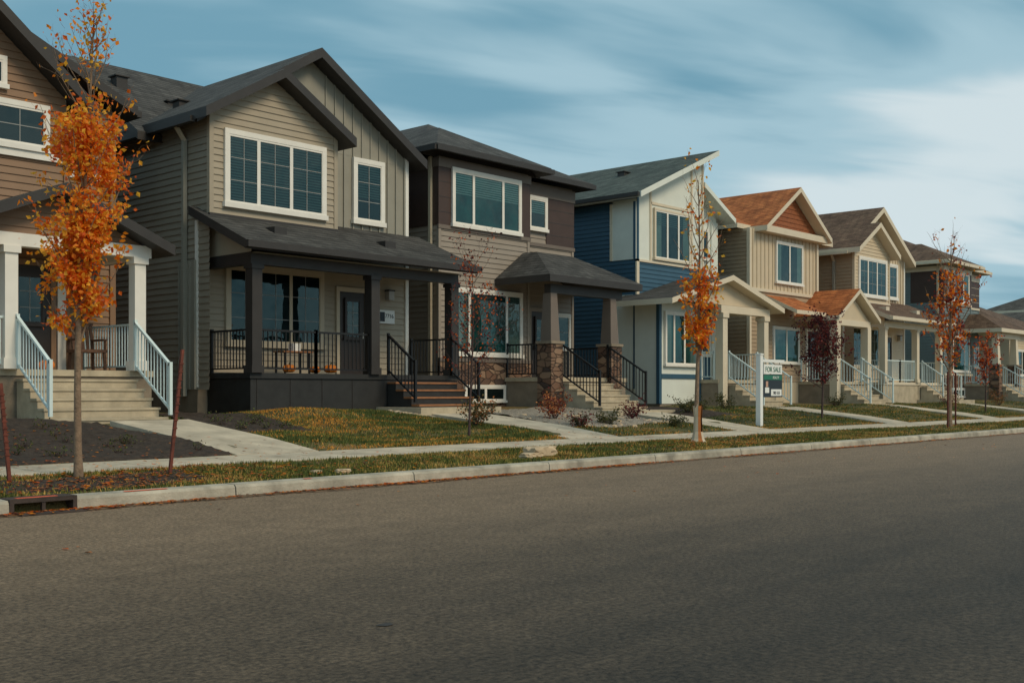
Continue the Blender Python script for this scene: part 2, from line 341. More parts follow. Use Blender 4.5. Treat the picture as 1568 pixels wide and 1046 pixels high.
# sidewalk & paths
sw=B('sidewalk'); x=-40.0
while x<140:
    sw.poly('slabs','concrete',[(x+.008,13.70,.28),(x+1.492,13.70,.28),(x+1.492,15.0,.312),(x+.008,15.0,.312),(x+.008,13.70,.2),(x+1.492,13.70,.2),(x+1.492,15.0,.2),(x+.008,15.0,.2)],
       [(0,1,2,3),(0,4,5,1),(1,5,6,2),(2,6,7,3),(3,7,4,0)]); x+=1.5
sw.finish()
paths=[(10.1,11.7,15.0,19.0),(18.3,20.0,15.0,19.6),(25.0,26.6,15.0,18.9),(34.0,35.6,15.0,19),(42.4,44.0,15.0,19),(50.5,52,15.0,19),(61,62.5,15,19)]
for (x0,x1,y0,y1) in paths:
    pb=B('front_path',((x0+x1)/2,(y0+y1)/2,.4)); n=int((y1-y0)/1.3)
    for i in range(n):
        a=y0+.01+(y1-y0)*i/n; b_=y0+(y1-y0)*(i+1)/n-.012; za=np.interp(a,PY,PZ)+.05; zb=np.interp(b_,PY,PZ)+.05
        if i==0: za=.318
        pb.slab('slabs','concrete','concrete',[(x0,a,za),(x1,a,za),(x1,b_,zb),(x0,b_,zb)],.15)
    pb.finish()
beds=[('mulch_bed','soil',2,10.05,15.03,19.6),('mulch_bed','soil',11.75,13.3,17.2,21.5),('gravel_bed','gravel',20.05,24.9,16.6,21),('mulch_bed','soil',26.7,29.5,17.5,21),('gravel_bed','gravel',16.9,18.25,18.9,20.6),('mulch_bed','soil',4.4,8.0,12.45,13.45)]
for nm,mt,x0,x1,y0,y1 in beds:
    gx=np.linspace(x0,x1,max(3,int((x1-x0)/.12))); gy=np.linspace(y0,y1,max(3,int((y1-y0)/.12)))
    GX,GY=np.meshgrid(gx,gy); edge=.12*np.sin(GX*4)*(GY>y1-.1)
    GZ=gz(GX,GY)+.012+.035*np.random.rand(*GX.shape)
    GZ[0,:]-=.03; GZ[-1,:]-=.03
    v=[tuple(p) for p in np.stack([GX.ravel(),(GY+edge).ravel(),GZ.ravel()],1)]; k=len(gx)
    m_=bpy.data.meshes.new(nm); m_.from_pydata(v,[],[(j*k+i,j*k+i+1,(j+1)*k+i+1,(j+1)*k+i) for j in range(len(gy)-1) for i in range(k-1)])
    m_.materials.append(M[mt]); link(bpy.data.objects.new(nm,m_))

# grass blades
def blades(name,regs,mats,wts,hr=(.03,.07),w=.012,seam=0):
    P=[]
    for (x0,x1,y0,y1,n) in regs:
        p=np.random.rand(n,2); p[:,0]=x0+(x1-x0)*p[:,0]; p[:,1]=y0+(y1-y0)*p[:,1]; P.append(p)
    P=np.concatenate(P)
    keep=np.ones(len(P),bool)
    for (a,b_,c,d) in paths: keep&=~((P[:,0]>a-.02)&(P[:,0]<b_+.02)&(P[:,1]>c)&(P[:,1]<d))
    for q in beds[:-1]: keep&=~((P[:,0]>q[2])&(P[:,0]<q[3])&(P[:,1]>q[4])&(P[:,1]<q[5]))
    q=beds[-1]; keep&=~((P[:,0]>q[2])&(P[:,0]<q[3])&(P[:,1]>q[4])&(P[:,1]<q[5])&(np.random.rand(len(P))<.5))
    # thin, bare patches
    bare=np.sin(P[:,0]*.83+1.2*np.sin(P[:,1]*1.3))*np.sin(P[:,1]*1.7+P[:,0]*.31)
    keep&=~((bare>.62)&(np.random.rand(len(P))<.7))
    P=P[keep]; n=len(P); z=gz(P[:,0],P[:,1])
    th=np.random.rand(n)*6.283; h=hr[0]+(hr[1]-hr[0])*np.random.rand(n)
    x,y=P[:,0],P[:,1]
    pat=.5+.28*np.sin(x*1.3+2*np.sin(y*1.9))*np.sin(y*2.1+x*.4)+.22*np.sin(x*3.9+y*2.2+np.sin(x*2.1)*2)*np.sin(y*5.2-x*1.1)
    h*=(.6+.7*pat)
    V=np.zeros((n,3,3)); V[:,0,0]=x+np.cos(th)*w; V[:,0,1]=y+np.sin(th)*w; V[:,1,0]=x-np.cos(th)*w; V[:,1,1]=y-np.sin(th)*w
    V[:,0,2]=z-.005; V[:,1,2]=z-.005
    V[:,2,0]=x+(np.random.rand(n)-.5)*.06; V[:,2,1]=y+(np.random.rand(n)-.5)*.06; V[:,2,2]=z+h
    m_=bpy.data.meshes.new(name); m_.vertices.add(3*n); m_.vertices.foreach_set('co',V.ravel())
    m_.loops.add(3*n); m_.loops.foreach_set('vertex_index',np.arange(3*n,dtype=np.int32))
    m_.polygons.add(n); m_.polygons.foreach_set('loop_start',np.arange(0,3*n,3,dtype=np.int32))
    for q in mats: m_.materials.append(M[q])
    r=np.random.rand(n)*.45+.55*pat
    if seam:
        # turf was laid as rolls: the joints have dried out
        sd=np.abs(((y+.05*np.sin(x*3))/.61)%1-.5); dry=(sd>.40)&(np.random.rand(n)<.6); r[dry]-=.38
        ed=np.exp(-((x-13.8)/.9)**2-((y-18.6)/1.3)**2)+np.clip(1-(y-15.0)/.45,0,1)*.8; r-=.6*ed*np.random.rand(n)*1.4
    mi=np.where(r<wts[0],0,np.where(r<wts[1],1,2)).astype(np.int32)
    m_.polygons.foreach_set('material_index',mi); m_.update(calc_edges=True); m_.validate()
    link(bpy.data.objects.new(name,m_))
blades('boulevard_grass',[(3,30,12.17,13.68,60000),(30,75,12.17,13.68,26000)],['grass_t','grass_y','grass_g'],(.34,.48))
blades('lawn_grass',[(11.7,20,15.03,20.5,60000),(20,50,15.03,20.2,60000),(50,75,15.03,20.2,14000)],['grass_o','grass_y','grass_g'],(.20,.34),(.025,.06),seam=1)

def scatter_leaves(name,pts,size,mats,tilt=.35):
    n=len(pts); V=[];F=[];I=[]
    for i,(x,y,z) in enumerate(pts):
        a=random.random()*6.283; s_=size*(.6+.8*random.random()); c,sn=math.cos(a),math.sin(a)
        k=len(V); d=random.uniform(.1,tilt)*s_
        for (u,v,w) in ((-1,0,0),(0,-.6,d),(1,0,.3*d),(0,.6,d*.7)): V.append((x+(u*c-v*sn)*s_,y+(u*sn+v*c)*s_,z+.006+w))
        F.append((k,k+1,k+2,k+3)); I.append(random.randrange(len(mats)))
    m_=bpy.data.meshes.new(name); m_.from_pydata(V,[],F)
    for q in mats: m_.materials.append(M[q])
    m_.polygons.foreach_set('material_index',I); link(bpy.data.objects.new(name,m_))
pts=[]
for i in range(4600):
    x=3+abs(random.gauss(0,1))*16; 
    if math.sin(x*1.3)+math.sin(x*.47+2)<random.uniform(-2,1.2): continue
    y=11.88-abs(random.gauss(0,.10)); pts.append((x,y,.015))
for i in range(50): pts.append((random.uniform(4,30),random.uniform(8.5,11.5),.0))
for i in range(4200):
    q=random.random()
    x=random.gauss(6.9,1.8) if q<.4 else (random.gauss(20.4,2.2) if q<.55 else random.uniform(4,44)); y=random.uniform(12.2,13.6) if random.random()<.7 else random.uniform(13.8,18.5)
    pts.append((x,y,float(gz(np.array(x),np.array(y)))+.035))
scatter_leaves('fallen_leaves',pts,.032,['leaf_o1','leaf_o2','leaf_dry','leaf_dry','rust'])

# ------------------------------------------------------------ houses
DK=1.72
def porch_base(b,x0,x1,y0,y1,mat,skirt=None,part='porch_deck'):
    b.box(part,mat,x0,x1,y0,y1,DK-.12,DK); b.box(part,skirt or mat,x0+.04,x1-.04,y0+.04,y1,.4,DK-.125)

def house_gable(name,dx,P,front=True):
    b=B(name,(17.3+dx,22.5,0)); S,BB,TR,FA,RF=P['siding'],P['bb'],P['trim'],P['fascia'],P['roof']
    X=lambda v:v+dx
    b.box('walls',BB,X(14.1),X(20.5),22.5,33,.5,7.4)
    b.box('walls','foundation',X(14.08),X(20.52),22.48,33.02,.4,1.35)
    b.box('walls',BB,X(14.1),X(17.65),22.0,22.5,5.3,7.3)
    xr,zr,sl=17.3,9.76,.63
    mz=lambda x:zr-.2-sl*abs(x-xr)
    b.poly('walls',BB,[(X(14.1),22.495,7.35),(X(20.5),22.495,7.35),(X(20.5),22.495,mz(20.5)),(X(xr),22.495,mz(xr)),(X(14.1),22.495,mz(14.1))],[(0,1,2,3,4)])
    b.batten('battens',BB,'y',22.494,X(17.75),X(20.4),5.35,lambda a:mz(a-dx),.3)
    bx,bz,bs=15.85,8.85,.6
    gz_=lambda x:bz-.2-bs*abs(x-bx)
    b.poly('walls',S,[(X(14.1),21.998,7.25),(X(17.65),21.998,7.25),(X(17.65),21.998,gz_(17.65)),(X(bx),21.998,gz_(bx)),(X(14.1),21.998,gz_(14.1))],[(0,1,2,3,4)])
    b.lap('siding_front',S,'y',21.995,X(14.1),X(17.65),5.3,8.65,lambda z:(X(bx-(bz-.2-z)/bs),X(bx+(bz-.2-z)/bs)))
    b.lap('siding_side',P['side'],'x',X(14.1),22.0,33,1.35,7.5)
    b.poly('siding_side',P['side'],[(X(14.08),24.2,7.4),(X(14.08),31.8,7.4),(X(14.08),28,9.6)],[(0,1,2)])
    b.box('side_panel',BB,X(14.045),X(14.1),22.5,23.2,1.36,4.3); b.batten('side_panel',BB,'x',X(14.045),22.52,23.18,1.36,4.3,.22)
    b.lap('siding_front',S,'y',22.5,X(14.1),X(20.5),1.75,5.3)
    for (xx,yy,z0,z1) in ((14.06,21.96,5.3,7.6),(17.6,21.96,5.3,7.7),(20.42,22.45,1.4,7.6),(14.06,22.45,1.4,5.2)):
        b.box('corner_trim',S if z0>5 else TR,X(xx),X(xx)+.11,yy-.002,yy+.11,z0,z1)
    b.box('corner_trim',FA,X(14.05),X(17.7),21.93,22.0,5.2,5.32)
    b.gableY('roof',RF,FA,X(13.8),X(20.85),X(xr),22.05,33.3,zr-sl*3.5,zr,.24,zr-sl*3.55)
    b.gableX('roof',RF,FA,24.0,32,28.0,X(13.45),X(20.8),zr-.05-.6*3.9,9.98,.2)
    b.gableY('roof_gable',RF,FA,X(13.72),X(17.98),X(bx),21.55,25,bz-bs*2.13,bz,.22)
    b.box('gutters',FA,X(13.66),X(13.80),22.1,33.2,7.32,7.45); b.beam('gutters','trim_tan',(X(13.78),22.9,7.35),(X(14.0),22.9,7.05),.09,.07); b.box('gutters','bb_grey',X(13.95),X(14.05),22.86,22.95,1.2,7.08)
    for q in ((15.2,25.0),(15.6,26.2)): vent(b,X(q[0]),q[1],zr-sl*abs(q[0]-xr)+.02)
    vent(b,X(14.4),26.6,9.2)
    b.win(X(14.44),X(17.33),5.49,7.28,21.99,TR,(0,.3,.65,1),(2,3),blind=.97 if front else .5,tw=.12)
    b.win(X(18.6),X(19.66),5.62,7.33,22.49,TR,(0,1),(2,3),blind=.6,tw=.12)
    b.win(X(14.8),X(17.65),2.35,4.3,22.49,P['trim2'],(0,.32,.66,1),(2,3),tw=.12,sash=P['trim2'] if front else TR)
    b.door(X(18.15),X(18.98),DK,3.85,22.49,P['trim2'])
    D=P['deck']
    porch_base(b,X(14.3),X(20.75),20.75,22.5,D,P['skirt'])
    if front:
        k=14.5
        while k<18: b.box('skirt_panels','fascia_dark',k,k+.012,20.775,20.79,.6,1.59); k+=.9
    b.slab('porch_roof',RF,FA,[(X(13.85),20.25,4.55),(X(20.95),20.25,4.55),(X(20.95),22.49,5.5),(X(13.85),22.49,5.5)],.2)
    b.box('porch_roof',FA,X(13.83),X(20.97),20.12,20.25,4.38,4.53)
    b.poly('porch_roof',S,[(X(14.3),20.7,4.36),(X(14.3),22.48,4.36),(X(14.3),22.48,5.3),(X(14.3),20.7,4.5)],[(0,1,2,3)])
    b.quad('porch_soffit',P['soffit'],[(X(14.3),20.5,4.34),(X(20.7),20.5,4.34),(X(20.7),22.46,4.34),(X(14.3),22.46,4.34)])
    b.box('porch_beam',FA,X(14.3),X(20.7),20.72,20.92,4.1,4.36); b.box('porch_beam',FA,X(14.3),X(14.5),20.92,22.46,4.1,4.36)
    for px in (14.45,17.85,20.55):
        b.box('porch_posts',P['post'],X(px)-.13,X(px)+.13,20.69,20.95,DK,4.1); b.box('porch_posts',P['post'],X(px)-.16,X(px)+.16,20.66,20.98,DK+.001,DK+.16); b.box('porch_posts',P['post'],X(px)-.16,X(px)+.16,20.66,20.98,4.0,4.099)
    R=P['rail']
    b.rail('railing',R,(X(14.58),20.82,DK),(X(16.15),20.82,DK)); b.rail('railing',R,(X(16.15),20.82,DK),(X(17.72),20.82,DK)); b.rail('railing',R,(X(14.42),20.95,DK),(X(14.42),22.42,DK)); b.rail('railing',R,(X(20.6),20.95,DK),(X(20.6),22.42,DK))
    b.steps('steps',P['skirt'],X(18.3),X(20.4),20.75,DK,4,.18,.28,.4,P['tread'])
    b.box('step_pad','concrete_step',X(17.95),X(20.7),19.2,20.9,.3,.93)
    b.rail('stair_railing',R,(X(18.25),20.68,DK),(X(18.25),19.72,1.05)); b.rail('stair_railing',R,(X(20.42),20.68,DK),(X(20.42),19.72,1.05))
    for q in (15.3,18.6): b.box('porch_vents',FA,X(q)-.17,X(q)+.17,21.0,21.35,4.8,5.03)
    b.box('wall_light','lamp_metal',X(19.72),X(19.9),22.32,22.47,3.72,3.95); b.box('wall_light','fascia_dark',X(19.7),X(19.92),22.3,22.475,3.95,3.99)
    if front:
        b.box('number_plaque','sign_white',X(19.45),X(20.0),22.42,22.47,3.1,3.45); b.box('number_plaque','sign_dark',X(19.49),X(19.65),22.412,22.42,3.15,3.4)
    e=b.finish()
    if front: text('7716',e,(X(19.81),22.414,3.25),.15,'sign_dark',name='house_number')
    return b
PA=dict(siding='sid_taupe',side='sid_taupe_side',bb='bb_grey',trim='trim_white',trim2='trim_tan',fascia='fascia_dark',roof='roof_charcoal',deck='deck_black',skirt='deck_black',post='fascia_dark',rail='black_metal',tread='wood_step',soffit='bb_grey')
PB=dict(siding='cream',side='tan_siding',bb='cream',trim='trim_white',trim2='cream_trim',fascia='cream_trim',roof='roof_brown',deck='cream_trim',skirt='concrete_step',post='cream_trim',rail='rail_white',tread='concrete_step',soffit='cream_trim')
house_gable('two_storey_house',0,PA,True); house_gable('two_storey_house',32.3,PB,False)

def house_hip(name,dx,P):
    b=B(name,(25+dx,22.5,0)); X=lambda v:v+dx; S,BR,RF,FA,TR=P['siding'],P['panel'],P['roof'],P['fascia'],'trim_white'
    b.box('walls',S,X(21.7),X(25.45),22.5,24,.5,7.85); b.box('walls',S,X(21.702),X(28.3),23.1,34,.5,7.84)
    b.lap('siding',S,'y',22.5,X(21.7),X(25.45),2.2,7.3); b.lap('siding',S,'y',23.1,X(25.45),X(28.3),1.75,7.3)
    b.lap('siding',P['side'],'x',X(21.7),22.5,34,1.3,7.3)
    b.box('panels',BR,X(21.655),X(22.15),22.455,22.5,5.95,7.55); b.box('panels',BR,X(25.05),X(25.5),22.455,22.5,5.95,7.55)
    b.box('panels',BR,X(21.655),X(21.7),22.5,24.2,5.95,7.55)
    b.box('panels',BR,X(26.95),X(28.33),23.055,23.1,5.95,7.4); b.box('panels',BR,X(25.52),X(26.05),23.055,23.1,5.95,7.4)
    for k in range(3):
        b.box('panels',FA,X(21.64),X(22.152),22.45,22.455,6.3+.42*k,6.315+.42*k); b.box('panels',FA,X(26.96),X(28.32),23.05,23.055,6.25+.4*k,6.265+.4*k)
    T2=P['trim2']
    b.box('frieze',T2,X(21.64),X(25.52),22.43,22.5,7.55,7.8); b.box('frieze',T2,X(25.52),X(28.36),23.03,23.1,7.4,7.78); b.box('frieze',T2,X(21.63),X(21.7),22.5,34,7.55,7.8)
    b.box('frieze',T2,X(21.64),X(25.52),22.44,22.5,5.84,5.95); b.box('frieze',T2,X(25.52),X(28.36),23.04,23.1,5.84,5.95)
    for (xx,yy) in ((21.66,22.46),(25.38,22.46),(28.22,23.06)): b.box('corner_trim',S,X(xx),X(xx)+.1,yy-.002,yy+.1,1.5,5.84)
    b.hip('roof',RF,FA,X(21.2),X(28.75),22.6,34.4,8.03,.5,.2); b.hip('roof',RF,FA,X(21.15),X(25.95),22.0,28,8.05,.5,.2)
    b.box('gutters',FA,X(21.1),X(26.0),21.9,22.0,7.86,8.0); b.box('gutters',FA,X(26.0),X(28.8),22.5,22.6,7.84,7.98)
    b.box('gutters',FA,X(21.03),X(21.149),21.95,34,7.86,8.0); b.box('gutters','trim_tan',X(21.58),X(21.66),22.7,22.8,1.2,7.85)
    b.win(X(22.15),X(25.05),5.93,7.6,22.47,TR,(0,.28,.74,1),(1,1),blind=.4,inner='reflection_teal' if dx==0 else 'interior',tw=.1,bm='blind_light')
    b.win(X(26.05),X(26.95),6.3,7.4,23.07,TR,(0,1),(1,1),tw=.1,blind=.5,bm='blind_light')
    b.win(X(22.2),X(25.1),2.3,4.25,22.47,TR,(0,.2,.78,1),(1,1),inner='reflection_teal',blind=.2,tw=.1,curt=True)
    b.box('stone_base','stone_veneer',X(21.66),X(25.5),22.42,22.5,.6,2.15); b.box('stone_base','foundation',X(21.68),X(28.32),22.47,33,.5,1.2)
    b.box('stone_base',T2,X(21.64),X(25.52),22.39,22.5,2.15,2.25)
    b.win(X(22.6),X(24.3),.98,1.5,22.42,TR,(0,.5,1),(1,1),tw=.07)
    b.door(X(26.2),X(27.1),DK,3.8,23.09,S); b.win(X(27.35),X(28.1),2.6,3.8,23.07,TR,(0,1),(1,2),tw=.08)
    porch_base(b,X(24.3),X(28.1),20.75,22.4,'concrete_step','foundation'); b.box('porch_deck','concrete_step',X(25.52),X(28.1),22.4,23.1,1.0,DK)
    rx0,rx1,ry,ze,zt=X(23.95),X(28.35),20.35,4.6,5.45
    b.slab('porch_roof',RF,FA,[(rx0,ry,ze),(rx1,ry,ze),(rx1-1.5,21.9,zt),(rx0+1.2,21.9,zt)],.2)
    b.slab('porch_roof',RF,FA,[(rx0,22.45,ze),(rx0,ry,ze),(rx0+1.2,21.9,zt),(rx0+1.2,22.45,zt)],.2)
    b.slab('porch_roof',RF,FA,[(rx1,ry,ze),(rx1,23.05,ze),(rx1-1.5,23.05,zt),(rx1-1.5,21.9,zt)],.2)
    b.slab('porch_roof',RF,FA,[(rx0+1.2,21.9,zt),(rx1-1.5,21.9,zt),(rx1-1.5,23.05,zt),(rx0+1.2,22.45,zt)],.2)
    b.box('porch_beam',FA,X(24.4),X(27.8),20.72,20.95,4.12,4.38)
    for px in (24.55,27.35):
        b.box('porch_pillars','stone_veneer',X(px)-.26,X(px)+.26,20.6,21.12,DK-.8,DK+.95); b.box('porch_pillars','foundation',X(px)-.3,X(px)+.3,20.56,21.16,DK+.95,DK+1.03)
        b.poly('porch_pillars',P['post'],[(X(px)-.2,20.66,DK+1.03),(X(px)+.2,20.66,DK+1.03),(X(px)+.2,21.06,DK+1.03),(X(px)-.2,21.06,DK+1.03),(X(px)-.14,20.72,4.12),(X(px)+.14,20.72,4.12),(X(px)+.14,21.0,4.12),(X(px)-.14,21.0,4.12)],[(0,1,5,4),(1,2,6,5),(2,3,7,6),(3,0,4,7)])
    R=P['rail']
    b.steps('steps','concrete_step',X(24.9),X(27.0),20.75,DK,5,.17,.3,.4)
    b.box('step_pad','concrete_step',X(24.6),X(27.4),18.5,19.25,.4,.78)
    b.rail('railing',R,(X(24.85),20.7,DK),(X(24.85),19.3,.9)); b.rail('railing',R,(X(27.05),20.7,DK),(X(27.05),19.3,.9)); b.rail('railing',R,(X(24.4),21.2,DK),(X(24.4),22.4,DK)); b.rail('railing',R,(X(27.95),20.9,DK),(X(27.95),23.0,DK))
    return b.finish()
house_hip('stone_base_house',0,dict(siding='sid_greybrown',side='sid_greybrown',panel='panel_brown',roof='roof_charcoal',fascia='fascia_dark',trim2='trim_greybrown',post='trim_greybrown',rail='black_metal'))
house_hip('stone_base_house',36.0,dict(siding='slate_siding',side='slate_siding',panel='panel_brown',roof='roof_brown',fascia='cream_trim',trim2='cream_trim',post='cream_trim',rail='rail_white'))

def house_left():
    b=B('porch_gable_house',(8.5,22.5,0)); TR='trim_white'
    b.box('walls','brown_siding',4,12.45,23.3,34,.5,7.5); b.box('walls','brown_siding',5.2,11.0,22.5,23.35,.5,7.2)
    b.lap('siding','brown_siding','y',22.5,5.2,11.0,1.75,6.15); b.lap('siding','brown_siding','y',23.3,11.0,12.45,1.75,7.5)
    b.box('walls','foundation',5.18,12.47,22.49,33,.4,1.3)
    pk,zp,s=8.2,9.95,.85
    b.poly('walls','sid_taupe',[(5.2,22.497,6.1),(11.0,22.497,6.1),(11.0,22.497,zp-.25-s*2.8),(pk,22.497,zp-.25),(5.2,22.497,zp-.25-s*3)],[(0,1,2,3,4)])
    b.lap('siding','brown_siding','y',22.494,5.2,11.0,6.15,9.6,lambda z:(pk-(zp-.25-z)/s,pk+(zp-.25-z)/s))
    b.box('belt_trim',TR,5.2,11.05,22.42,22.5,6.0,6.15); b.box('corner_trim','brown_siding',10.93,11.05,22.44,22.55,1.75,6.0); b.box('corner_trim','brown_siding',12.37,12.5,23.24,23.35,1.75,7.4)
    b.box('belt_trim',TR,11.05,12.5,23.22,23.3,5.9,6.03)
    b.gableY('roof','roof_charcoal','fascia_dark',5.0,11.45,pk,21.95,26,zp-s*3.2,zp,.24,zp-s*3.25)
    b.gableY('roof','roof_charcoal','fascia_dark',3.6,12.85,8.3,22.9,34.3,9.7-.46*4.7,9.7,.2,9.7-.46*4.55)
    b.box('gutters','fascia_dark',12.85,12.97,22.95,34,7.4,7.53)
    b.win(8.4,10.62,6.15,7.12,22.485,TR,(0,.5,1),(2,2),tw=.11); b.win(8.6,9.75,7.3,7.95,22.485,TR,(0,1),(2,1),tw=.09)
    porch_base(b,7.4,12.0,20.75,23.3,'concrete_step','foundation')
    b.gableY('porch_roof','roof_charcoal','fascia_dark',7.6,12.15,9.9,20.2,23.2,5.2-.42*2.3,5.2,.2)
    b.poly('porch_pediment','brown_siding',[(7.9,20.7,4.2),(11.85,20.7,4.2),(9.9,20.7,5.0)],[(0,1,2)])
    b.lap('porch_pediment','brown_siding','y',20.7,7.9,11.9,4.2,4.98,lambda z:(9.9-(5.0-z)/.42,9.9+(5.0-z)/.42))
    b.box('porch_beam',TR,7.9,11.85,20.6,20.85,3.98,4.22)
    b.box('porch_beam',TR,11.62,11.85,20.85,23.3,3.98,4.2)
    for px in (9.05,11.62,7.75):
        b.box('porch_posts',TR,px-.12,px+.12,20.62,20.86,DK,3.98)
        b.box('porch_posts',TR,px-.16,px+.16,20.58,20.9,DK+.001,DK+.2); b.box('porch_posts',TR,px-.16,px+.16,20.58,20.9,3.85,3.979)
    b.quad('porch_soffit','trim_tan',[(7.8,20.9,4.2),(11.8,20.9,4.2),(11.8,23.2,4.2),(7.8,23.2,4.2)])
    b.door(9.75,10.65,DK,3.85,22.49,'brown_siding'); b.box('door',TR,10.78,10.95,22.4,22.49,DK,3.95)
    b.steps('steps','concrete_step',9.2,11.45,20.75,DK,5,.18,.28,.3); b.box('step_pad','concrete_step',8.9,11.8,18.75,19.36,.3,.64)
    R='rail_white'
    for xx in (9.15,11.5): b.rail('stair_railing',R,(xx,20.6,DK),(xx,19.3,.86))
    b.rail('railing',R,(11.75,20.9,DK),(11.75,23.2,DK)); b.rail('railing',R,(7.8,20.72,DK),(9.0,20.72,DK))
    b.finish()
house_left()

def house_blue():
    b=B('blue_modern_house',(34,22.5,0)); W,BL='white_panel','blue_siding'; TR='cream_trim'
    b.box('walls',W,31.0,35.1,22.5,23.5,.5,7.9); b.box('walls',BL,31.002,36.8,23.0,33,.5,7.8)
    rz=lambda x:8.02+.435*(x-30.6)
    b.poly('walls',W,[(31.0,22.497,7.85),(35.1,22.497,7.85),(35.1,22.497,rz(35.1)-.2),(31.0,22.497,rz(31)-.2),
        (31.0,29,7.85),(35.1,29,7.85),(35.1,29,rz(35.1)-.2),(31.0,29,rz(31)-.2)],[(0,1,2,3),(1,5,6,2),(5,4,7,6),(0,3,7,4)])
    b.slab('roof','roof_green','white_panel',[(30.5,21.95,rz(30.5)),(35.35,21.95,rz(35.35)),(35.35,29,rz(35.35)),(30.5,29,rz(30.5))],.2)
    b.slab('roof','roof_green','white_panel',[(30.5,29,rz(30.5)),(35.35,29,rz(35.35)),(33,33.5,7.9),(30.5,33.5,7.9)],.2)
    b.box('gutters','fascia_dark',30.38,30.499,22,33,7.82,7.95)
    b.lap('siding',BL,'x',31.0,23.6,33,1.3,7.8)
    b.box('panels',W,30.96,31.0,22.5,23.55,5.8,7.75); b.box('panels',W,30.96,31.0,22.5,23.55,1.4,4.6)
    b.lap('siding',BL,'x',31.0,22.5,23.6,4.6,5.8); b.lap('siding',BL,'y',22.5,31.0,35.1,4.3,5.75)
    for z0,z1 in ((5.8,7.75),(1.4,4.6)):
        for yy in (22.5,23.5): b.box('strips','blue_siding' if yy<23 else TR,30.93,30.96,yy,yy+.09,z0,z1)
    b.box('strips',TR,30.93,31.08,22.44,22.5,4.6,5.8)
    for x_ in (31.0,31.75,34.3,35.02): b.box('strips',TR if x_!=31.0 else BL,x_,x_+.09,22.46,22.5,5.8,rz(x_)-.25)
    b.box('strips',TR,30.93,35.12,22.44,22.5,5.72,5.8); b.box('strips',TR,31.8,34.3,22.46,22.5,7.75,7.83)
    b.win(31.95,34.2,5.85,7.65,22.49,TR,(0,.34,.67,1),(1,1),tw=.08,sash='trim_white',blind=.3,curt=True)
    b.win(35.5,36.2,6.2,7.4,22.99,'trim_white',(0,1),(1,1),tw=.08)
    b.poly('walls',W,[(35.1,22.995,5.5),(36.8,22.995,5.5),(36.8,22.995,7.95),(35.1,22.995,8.75)],[(0,1,2,3)])
    b.box('panels',W,36.4,36.84,22.95,22.99,1.7,7.7)
    b.slab('roof','roof_green','white_panel',[(35.101,22.4,8.95),(37.25,22.4,7.85),(37.25,33,7.85),(35.101,33,8.95)],.18)
    b.box('bay',W,30.9,33.3,21.5,22.5,.9,4.35); b.box('bay',BL,33.3,33.45,21.48,22.5,.9,4.3); b.box('bay',BL,30.86,31.0,21.47,21.6,.9,4.3)
    b.win(31.15,33.1,2.15,4.0,21.49,'trim_white',(0,.25,.6,1),(1,1),tw=.08,inner='reflection_teal',curt=True)
    b.box('bay','foundation',30.95,33.4,21.52,22.5,.5,.95)
    b.box('bay','blue_siding',31.0,33.3,21.46,21.5,1.75,1.9)
    pk,zp,s=33.6,5.3,.27
    b.gableY('porch_roof','roof_charcoal','cream_trim',29.9,37.15,pk,20.3,22.95,zp-s*3.7,zp,.18,zp-s*3.55)
    b.poly('porch_pediment','cream',[(30.4,20.7,4.3),(36.6,20.7,4.3),(pk,20.7,5.1)],[(0,1,2)])
    b.box('porch_beam','cream_trim',33.3,36.6,20.6,20.85,4.02,4.28)
    for px in (33.55,36.35): 
        b.box('porch_posts','cream_trim',px-.15,px+.15,20.6,20.9,DK-.9,4.02); b.box('porch_posts','cream_trim',px-.19,px+.19,20.56,20.94,3.85,4.015)
    porch_base(b,33.35,36.7,20.75,23,'concrete_step','foundation')
    b.door(34.0,34.9,DK,3.85,22.99,'trim_white'); b.win(35.3,36.3,2.6,3.9,22.99,'trim_white',(0,1),(1,1),tw=.08)
    b.steps('steps','concrete_step',34.0,35.8,20.75,DK,5,.18,.28,.3); b.box('step_pad','concrete_step',33.7,36.2,18.9,19.35,.3,.75)
    R='rail_white'
    b.rail('stair_railing',R,(33.95,20.7,DK),(33.95,19.35,.85)); b.rail('stair_railing',R,(35.85,20.7,DK),(35.85,19.35,.85)); b.rail('railing',R,(35.9,20.72,DK),(36.3,20.72,DK)); b.rail('railing',R,(33.4,20.95,DK),(33.4,21.5,DK)); b.rail('railing',R,(36.5,20.95,DK),(36.5,22.9,DK))
    vent(b,33.6,25,rz(33.6)+.02); vent(b,32.2,27.5,rz(32.2)+.02)
    b.finish()
house_blue()

